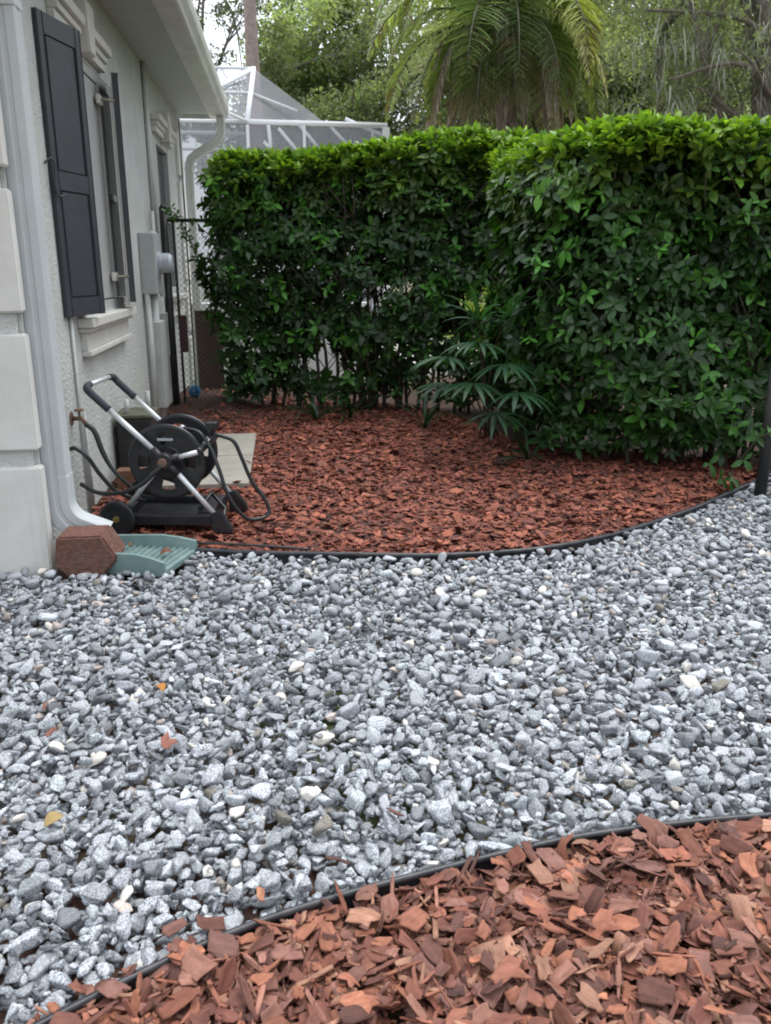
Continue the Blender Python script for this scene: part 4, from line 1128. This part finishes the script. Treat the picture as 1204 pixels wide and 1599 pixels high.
lp = thing('lady_palm', 'dark green fan leaved palm arching out between the two hedges', 'palm plant', (1.75, 7.1, 0))
fans = [((1.62, 6.72, 0.95), (-0.45, -0.8, 0.2)), ((1.80, 6.62, 0.80), (0.15, -1, 0.0)), ((1.40, 6.78, 0.84), (-0.85, -0.6, 0.1)), ((1.62, 6.75, 1.12), (-0.3, -0.5, 0.8)), ((1.84, 6.75, 1.14), (0.3, -0.5, 0.8)),
        ((1.55, 6.6, 0.66), (-0.4, -0.9, 0.0)), ((1.86, 6.45, 0.60), (0.35, -0.9, 0.0)), ((1.40, 6.85, 0.62), (-0.8, -0.5, 0.0)), ((1.74, 6.6, 0.42), (0.0, -1.0, 0.0))]
for bx, d in fans:
    bx = (bx[0] - 0.14, bx[1] - 0.35, bx[2] * 0.97)
    d = np.array(d, float); d /= np.linalg.norm(d); bl, cs = [], []
    s_ = np.cross(d, [0, 0, 1.0]); s_ /= np.linalg.norm(s_); u_ = np.cross(s_, d)
    nb = 9
    for k in range(nb):
        a = (k / (nb - 1) - 0.5) * 3.0 + random.gauss(0, 0.06)
        dd = d * math.cos(a) + s_ * math.sin(a) + u_ * 0.12
        bl.append(blade(bx, dd, random.uniform(0.33, 0.43) * (1 - 0.14 * abs(a)), 0.025, random.uniform(0.8, 1.4), n=9))
        cs.append(np.array([0.030, 0.090, 0.036]) * random.uniform(0.8, 1.35))
    V, F, T = collect(bl, cs)
    f = arr_mesh('fan_leaf', V, F, M['frond'], lp, tint=T)
    MB().tube([(1.75 + random.gauss(0, .05), 7.1, 0.05), ((bx[0] + 1.75) / 2, (bx[1] + 7.1) / 2 + 0.1, bx[2] * 0.75), bx], [0.008, 0.006, 0.004], 6, smooth=4).build('stalk', M['twig'], f)

def strap_plant(x, y, n, L, lab, yaw=None):
    o_ = thing('strap_plant', lab, 'plant', (x, y, 0.02), 'strap leaved plants at the hedge foot')
    bl, cs = [], []
    for k in range(n):
        a = random.uniform(0, 6.28); e = random.uniform(0.7, 1.3)
        bl.append(blade((x, y, 0.02), (math.cos(a) * math.cos(e), math.sin(a) * math.cos(e), math.sin(e)), L * random.uniform(0.7, 1.1), 0.017, random.uniform(1.1, 2.0), n=9))
        cs.append(np.array([0.018, 0.05, 0.016]) * random.uniform(0.7, 1.4))
    V, F, T = collect(bl, cs); arr_mesh('leaves', V, F, M['frond'], o_, tint=T)
strap_plant(0.28, 8.25, 20, 0.50, 'low dark strap leaved plant below the back hedge left of centre')
strap_plant(0.62, 8.30, 14, 0.42, 'small strap leaved plant just right of the larger one under the back hedge')
strap_plant(1.28, 7.7, 18, 0.50, 'strap leaved plant in shade left of the fan palm')
strap_plant(1.85, 6.2, 12, 0.34, 'short strap leaved plant under the corner of the nearer hedge')

# vine on the chain link
vn = thing('vine', 'thin green vine climbing the top rail of the chain link fence', 'vine', (-1.0, 9.1, 1.9))
path = [(-1.12, 9.08, 2.02), (-1.05, 9.07, 1.99), (-0.95, 9.06, 1.80), (-0.88, 9.06, 1.60), (-0.80, 9.08, 1.35), (-0.76, 9.08, 1.1), (-0.74, 9.08, 0.9)]
MB().tube(path, 0.006, 6, smooth=5).build('stem', M['twig'], vn)
tp = np.array([np.array(path[i]) * (1 - u) + np.array(path[i + 1]) * u for i in range(len(path) - 1) for u in (0, .2, .4, .6, .8)]); tp += rng.normal(0, 0.03, tp.shape)
tp = np.concatenate([tp, np.array([[-0.95 + i * 0.07, 9.08, 1.93] for i in range(6)]) + rng.normal(0, 0.03, (6, 3))])
V, F, T = shoots(tp, rng.normal(0, 0.5, (len(tp), 3)) + [0, -1, 0.2], 3, 0.07, np.tile([0.07, 0.15, 0.035], (len(tp), 1)))
arr_mesh('leaves', V, F, M['leaf'], vn, tint=T)
# low sprigs by the right post
vn = thing('sprig', 'leafy green sprig crossing the black post at the right edge', 'plant', (3.0, 5.1, 0.3))
tp = np.array([(2.98, 5.16, 0.12), (3.05, 5.05, 0.42), (3.12, 5.03, 0.46), (3.20, 5.02, 0.44), (2.93, 5.2, 0.1), (2.85, 5.25, 0.2), (3.02, 5.12, 0.25)])
MB().tube([(3.0, 5.35, 0.0), (3.02, 5.2, 0.2), (3.08, 5.06, 0.42), (3.22, 5.02, 0.44)], 0.005, 6, smooth=4).build('stem', M['twig'], vn)
V, F, T = shoots(tp, rng.normal(0, 0.4, (len(tp), 3)) + [0, -1, 0.4], 4, 0.10, np.tile([0.05, 0.13, 0.03], (len(tp), 1)))
arr_mesh('leaves', V, F, M['leaf'], vn, tint=T)

# ================================================================ BEYOND THE HEDGE
tag(MB().box(-6, 3.5, 12.2, 22, -0.088, 0.0).build('pool_deck', M['deck']), kind='structure')
lw = MB().box(-1.4, 1.15, 11.6, 11.75, -0.1, 1.02, 0.01).build('low_wall', M['whitewall']); tag(lw, 'low white rendered wall glimpsed through gaps in the back hedge', 'wall')

# screened pool cage
pc = thing('pool_cage', 'white framed screen enclosure with hip roof behind the hedge', 'pool enclosure', (0.6, 15, 0))
Z1 = 3.75
E0 = (-0.50, 15, Z1); E1 = (1.80, 15, Z1 - 0.02); AP = (-0.40, 16.6, 4.86); BK = (0.95, 18.6, 4.30); L0 = (-4.5, 15, Z1); LR = (-4.5, 16.6, 4.86)
def beam(name, pts, w_, mat='cage', parent=pc):
    mb_ = MB()
    for a, b in zip(pts, pts[1:]): mb_.tube([a, b], w_ * 0.72, 4)
    return mb_.build(name, M[mat], parent)
beam('eave_beam', [L0, E0], 0.05); beam('eave_beam', [E0, E1], 0.07)
for x, w_ in ((-0.50, 0.05), (0.42, 0.045), (1.78, 0.11), (-2.0, 0.05)): MB().box(x - w_ / 2, x + w_ / 2, 15.0 - 0.05, 15.05, -0.05, Z1 - 0.05, 0.004).build('post', M['cage'], pc)
MB().box(1.56, 1.60, 15.2, 15.25, 0, Z1 - 0.06).build('post', M['cage'], pc)
beam('hip_rafter', [E0, AP], 0.07); beam('ridge_beam', [LR, AP], 0.04)
beam('rafter', [AP, (-1.35, 15.05, Z1 + 0.30)], 0.06)
beam('rafter', [E0, (-1.2, 14.6, Z1 + 0.22)], 0.05)
beam('purlin', [(-4.5, 15.8, 4.32), (-0.45, 15.8, 4.32)], 0.04); beam('purlin', [(-0.45, 15.8, 4.32), (0.35, 17.0, 4.25)], 0.03)
for z in (3.58, 3.33): beam('wall_rail', [(-4.5, 15.05, z), (-0.55, 15.05, z)], 0.045)
for k, (xa, xb, za, zb) in enumerate(((-0.30, 0.30, 3.9, 3.25), (0.0, 0.7, 4.15, 3.35), (0.35, 1.15, 4.3, 3.4), (0.95, 1.75, 4.3, 3.5), (1.35, 2.1, 4.35, 4.05))):
    beam('roof_beam', [(xa, 18.4, za), (xb, 18.4, zb)], 0.06)
beam('brace', [(1.78, 15.05, 3.62), (1.45, 15.05, 3.15)], 0.04); beam('brace', [(-0.2, 18.4, 4.2), (-0.12, 18.4, 3.2)], 0.07)
def scr(pts): return arr_mesh('screen', pts, [tuple(range(len(pts)))], M['screen'], pc)
scr([E0, E1, (1.80, 15, 0), (-0.5, 15, 0)]); scr([L0, E0, (-0.5, 15, 0), (-4.5, 15, 0)]); scr([L0, E0, AP, LR]); scr([E0, BK, AP])
scr([(1.8, 15, Z1), (2.2, 20, 4.3), (2.2, 20, 0), (1.8, 15, 0)]); scr([(-4.5, 19.9, 4.55), (2.2, 20, 4.55), (2.2, 20, 0), (-4.5, 19.9, 0)])
scr([E0, E1, (2.2, 20, 4.45), BK])

# ---- trees ----------------------------------------------------------------
DT = np.array([(0, 0, 0), (0.45, 0.26, 0.08), (1, 0, -0.08), (0.45, -0.26, 0.08)], float); DF = np.array([(0, 1, 2), (0, 2, 3)])
def leaf_cloud(centers, radii, per, L, tint, flat=0.7, droop=0.0):
    """small leaves spread through clumps."""
    N = len(centers) * per
    c = np.repeat(centers, per, 0); r = np.repeat(radii, per)
    v = rng.normal(size=(N, 3)); v /= np.linalg.norm(v, axis=1, keepdims=True); v *= (rng.uniform(size=N) ** 0.45)[:, None] * r[:, None]; v[:, 2] *= flat
    P = c + v
    X = rng.normal(size=(N, 3)); X[:, 2] -= droop; U = rng.normal(size=(N, 3)) * 0.6 + [0, 0, 1]
    cl = np.repeat(tint * np.exp(rng.normal(0, 0.25, (len(centers), 1))), per, 0) * np.exp(rng.normal(0, 0.18, (N, 1)))
    V, F = inst(DT, DF, P, frames(X, U), L * rng.uniform(0.6, 1.2, N))
    T = np.ones((N, 4)); T[:, :3] = cl
    return V, F, np.repeat(T, 4, 0)

def tree(name, label, x, y, H, r0, crown, n_cl, per, L, tint, bark='bark_grey', lean=(0, 0), limbs=7, clr=(0.45, 0.9), zlow=1.0, seed=1, droop=0.0, lo=2):
    """crown: (rx, ry, zc, rz) ellipsoid."""
    t_ = thing(name, label, 'tree', (x, y, 0), 'trees behind the hedge')
    random.seed(seed); rx, ry, zc, rz = crown
    mb = MB(); top = Vector((x + lean[0], y + lean[1], H)); base = Vector((x, y, -0.1))
    tp_ = [base.lerp(top, k / 6) + Vector((random.gauss(0, 0.08), random.gauss(0, 0.08), 0)) * (k > 0) for k in range(7)]
    mb.tube(tp_, [r0 * (1 - 0.11 * k) for k in range(7)], 12, smooth=3)
    cc = []
    for k in range(n_cl):
        while True:
            p = Vector((random.uniform(-1, 1), random.uniform(-1, 1), random.uniform(-1, 1)))
            if p.length < 1 and p.length > 0.15: break
        cc.append((x + lean[0] + p.x * rx, y + lean[1] + p.y * ry, max(zlow, zc + p.z * rz)))
    for k in range(limbs):
        c_ = Vector(cc[k * max(1, n_cl // limbs) % n_cl]); a = tp_[random.randint(lo, 6)]
        mid = a.lerp(c_, 0.5) + Vector((random.gauss(0, 0.2), random.gauss(0, 0.2), random.uniform(0.1, 0.5)))
        mb.tube([a, mid, c_], [r0 * 0.42, r0 * 0.25, r0 * 0.08], 7, smooth=4)
        for _ in range(3):
            e = c_ + Vector((random.gauss(0, 0.6), random.gauss(0, 0.6), random.gauss(0.1, 0.4)))
            mb.tube([mid, mid.lerp(e, 0.6) + Vector((0, 0, 0.1)), e], [r0 * 0.15, r0 * 0.09, r0 * 0.03], 5, smooth=3)
    mb.build('trunk', M[bark], t_)
    cc = np.array(cc); rad = np.random.default_rng(seed).uniform(clr[0], clr[1], len(cc))
    V, F, T = leaf_cloud(cc, rad, per, L, np.array(tint), droop=droop)
    arr_mesh('crown', V, F, M['tleaf'], t_, tint=T)
    return t_, cc

OAK = (0.17, 0.225, 0.12); OAK2 = (0.26, 0.30, 0.19); OLV = (0.29, 0.31, 0.21)
tree('oak_tree', 'pale green leafy oak rising behind the pool cage, left of the palm', 2.2, 23, 8, 0.22, (3.2, 2.0, 4.8, 3.8), 130, 360, 0.13, OAK2, seed=3)
tree('oak_tree', 'broad oak directly behind the pool cage roof, right of the pine trunk', 1.1, 25, 8.5, 0.2, (2.2, 2.0, 5.2, 3.6), 100, 360, 0.14, OAK, seed=4)
tree('oak_tree', 'grey green oak standing directly behind the palm', 5.6, 22, 9, 0.25, (3.4, 2.2, 4.8, 4.0), 150, 360, 0.13, OLV, seed=5)
tree('oak_tree', 'dense dark oak right of the palm with sky showing low in its crown', 8.7, 23, 9, 0.25, (2.6, 2.0, 5.4, 3.6), 120, 360, 0.13, OAK, seed=6)
tree('oak_tree', 'tall green oak between the dense one and the mossy one', 11.4, 23, 9, 0.25, (3.0, 2.0, 4.9, 4.0), 140, 360, 0.13, OAK2, seed=7)
tree('thin_tree', 'slender open crowned tree against the white sky beside the gutter', -1.75, 24, 8.5, 0.09, (1.9, 1.2, 6.9, 2.2), 34, 110, 0.12, (0.10, 0.12, 0.08), clr=(0.25, 0.6), limbs=12, seed=8, zlow=4.4)
tree('round_tree', 'low rounded light green tree behind the pool cage roof at far left', -1.4, 22, 3.6, 0.10, (1.1, 1.0, 4.3, 0.75), 18, 260, 0.11, (0.13, 0.20, 0.06), clr=(0.3, 0.5), seed=9)
tree('bush_tree', 'dark undergrowth tree low behind the palm', 4.6, 18.0, 2.4, 0.10, (2.6, 0.8, 1.9, 1.6), 50, 260, 0.12, (0.045, 0.07, 0.03), seed=10, zlow=0.3)
tree('bush_tree', 'low bushy undergrowth behind the nearer hedge at the right', 8.2, 15.5, 2.2, 0.10, (3.6, 0.9, 1.6, 1.5), 60, 240, 0.12, (0.06, 0.09, 0.035), seed=12, zlow=0.3)
tree('oak_tree', 'pale green oak filling the gap far behind the mossy one at the right', 14.0, 27, 9.5, 0.25, (3.4, 2.0, 5.6, 4.2), 130, 360, 0.15, OAK2, seed=17)
tree('oak_tree', 'hazy far oak showing between the palm and the dense dark oak', 8.2, 28, 9.5, 0.25, (3.4, 2.0, 5.8, 4.2), 120, 360, 0.15, OAK2, seed=18)
# pine
t_, cc = tree('pine_tree', 'tall pine with a bare pinkish trunk behind the pool cage', -0.50, 20.5, 11.5, 0.225, (1.6, 1.4, 10.2, 1.4), 20, 150, 0.16, (0.07, 0.11, 0.05), bark='pine_bark', limbs=6, seed=14, zlow=8.8, lo=5)
# mossy live oak
t_, cc = tree('mossy_oak', 'leaning live oak draped with grey moss at the right edge', 7.75, 12.8, 7.2, 0.24, (3.0, 1.4, 5.8, 2.2), 90, 260, 0.10, (0.22, 0.25, 0.17), lean=(-0.75, 1.2), limbs=10, seed=15, zlow=3.4)
mb = MB()
for a, b_, c_ in (((7.85, 13.3, 3.6), (6.9, 13.0, 4.35), (5.7, 12.9, 4.1)), ((7.8, 13.3, 4.4), (6.9, 13.2, 5.0), (5.4, 13.3, 5.1)), ((8.0, 13.2, 3.0), (8.4, 13.0, 3.5), (9.3, 12.8, 3.7))):
    mb.tube([a, b_, c_], [0.06, 0.04, 0.015], 8, smooth=5)
mb.build('limb', M['bark_grey'], t_)
def moss(n, xr, yr, zr, tint):
    bl, cs = [], []
    for _ in range(n):
        x = random.uniform(*xr); y = random.uniform(*yr); z = random.uniform(*zr)
        for _k in range(7):
            bl.append(blade((x + random.gauss(0, 0.08), y + random.gauss(0, 0.08), z + random.gauss(0, 0.08)), (random.gauss(0, 0.5), random.gauss(0, 0.5), -0.5), random.uniform(0.2, 0.65), 0.008, 1.5, n=4))
            cs.append(np.array(tint) * random.uniform(0.7, 1.3))
    return collect(bl, cs)
V, F, T = moss(300, (5.2, 9.4), (12.4, 14.0), (3.3, 6.2), (0.34, 0.34, 0.30)); arr_mesh('moss', V, F, M['dry'], t_, tint=T)

# ---- drooping palm --------------------------------------------------------
pm = thing('palm_tree', 'big palm with drooping feather fronds and dead brown ones above the hedge', 'palm', (3.45, 13.2, 0))
PC = Vector((3.22, 13.2, 4.75))
MB().tube([(3.45, 13.25, -0.1), (3.47, 13.2, 2.0), (3.33, 13.2, 4.0), PC], [0.19, 0.16, 0.15, 0.17], 14, smooth=4).build('trunk', M['bark_grey'], pm)
def frond(az_, el_, L, droop, green, dead=False, seed=0, base=PC):
    L *= 0.80 if not dead else 0.9
    rr = np.random.default_rng(seed)
    n = 46; p = np.array(base); d = np.array([math.cos(az_) * math.cos(el_), math.sin(az_) * math.cos(el_), math.sin(el_)])
    side0 = np.array([-math.sin(az_), math.cos(az_), 0]); pts = []; ds = []
    for i in range(n):
        pts.append(p.copy()); ds.append(d.copy()); u = i / (n - 1)
        p = p + d * L / n; d = d + np.array([0, 0, -droop * (0.35 + 1.6 * u) / n * (1.0 if d[2] > -0.97 else 0.2)]); d /= np.linalg.norm(d)
    bl, cs = [], []
    for i in range(4, n):
        u = i / n; ll = (0.62 * math.sin(math.pi * min(1, u * 0.9 + 0.12)) + 0.10) * 0.85 * (0.55 if dead else 1.0)
        for s_ in (-1, 1):
            for _r in range(1 if dead else 2):
                dd = ds[i] * rr.uniform(0.35, 0.65) + side0 * s_ * rr.uniform(0.75, 1.1) * (0.3 if dead else 1) + np.array([0, 0, rr.uniform(-0.2, 0.25)])
                bl.append(blade(pts[i] + ds[i] * rr.uniform(-0.02, 0.02), dd, ll * rr.uniform(0.8, 1.1), 0.0165 if not dead else 0.009, rr.uniform(0.25, 0.9) if not dead else 2.6, n=5))
                g_ = np.array(green) * rr.uniform(0.75, 1.3)
                if not dead and u > 0.75 and rr.uniform() < 0.4: g_ = np.array([0.22, 0.17, 0.10]) * rr.uniform(0.7, 1.2)
                cs.append(g_)
    V, F, T = collect(bl, cs)
    f = arr_mesh('frond' if not dead else 'dead_frond', V, F, M['frond'] if not dead else M['dry'], pm, tint=T)
    MB().tube([tuple(a) for a in pts[::5]] + [tuple(pts[-1])], [0.028 * (1 - 0.09 * k) for k in range(len(pts[::5]) + 1)], 6).build('midrib', M['moss'] if not dead else M['bark_grey'], f)
random.seed(21)
for k in range(30):
    a = k * 2.399 + random.gauss(0, 0.15)
    lev = k / 30
    el_ = 1.0 - 0.95 * lev + random.gauss(0, 0.08)
    frond(a, el_, random.uniform(2.3, 3.3), 2.7 + random.uniform(-0.5, 0.5), ((0.20, 0.28, 0.11), (0.30, 0.36, 0.13), (0.38, 0.40, 0.14), (0.15, 0.22, 0.10))[k % 4], seed=k)
for k in range(42):
    a = 2.9 + k * 0.088 + random.gauss(0, 0.08)
    frond(a, 0.1 + random.gauss(0, 0.2), random.uniform(1.9, 2.6), 4.2, (0.40, 0.32, 0.27), True, seed=50 + k)

for k in range(7):
    frond(3.4 + k * 0.42, random.uniform(-0.1, 0.35), random.uniform(2.3, 2.8), 3.6, (0.24, 0.31, 0.12), seed=90 + k)
for k in range(16):
    frond(3.2 + k * 0.2, -0.75 + random.gauss(0, 0.1), random.uniform(1.5, 2.0), 2.0, (0.38, 0.31, 0.26), True, seed=120 + k)

# glossy yellow-green shrubs seen through the gaps
for x, y, z, rr_, lab in ((2.55, 12.2, 0.9, 0.75, 'bright yellow green shrub glimpsed through the gap where the hedges meet'), (4.9, 8.6, 0.75, 0.5, 'pale yellow green shrub glimpsed beside the black post'), (3.9, 10.4, 0.6, 0.5, 'light green shrub behind the nearer hedge')):
    s_ = thing('shrub', lab, 'shrub', (x, y, 0), 'shrubs beyond the hedge')
    c_ = np.array([[x, y, z]]) + rng.normal(0, rr_ * 0.5, (14, 3)) * [1, 1, 0.8]
    V, F, T = leaf_cloud(c_, np.full(14, rr_ * 0.45), 160, 0.07, np.array([0.26, 0.34, 0.07])); arr_mesh('foliage', V, F, M['tleaf'], s_, tint=T)
    MB().tube([(x, y, -0.1), (x, y, z)], [0.03, 0.015], 6).build('stem', M['twig'], s_)
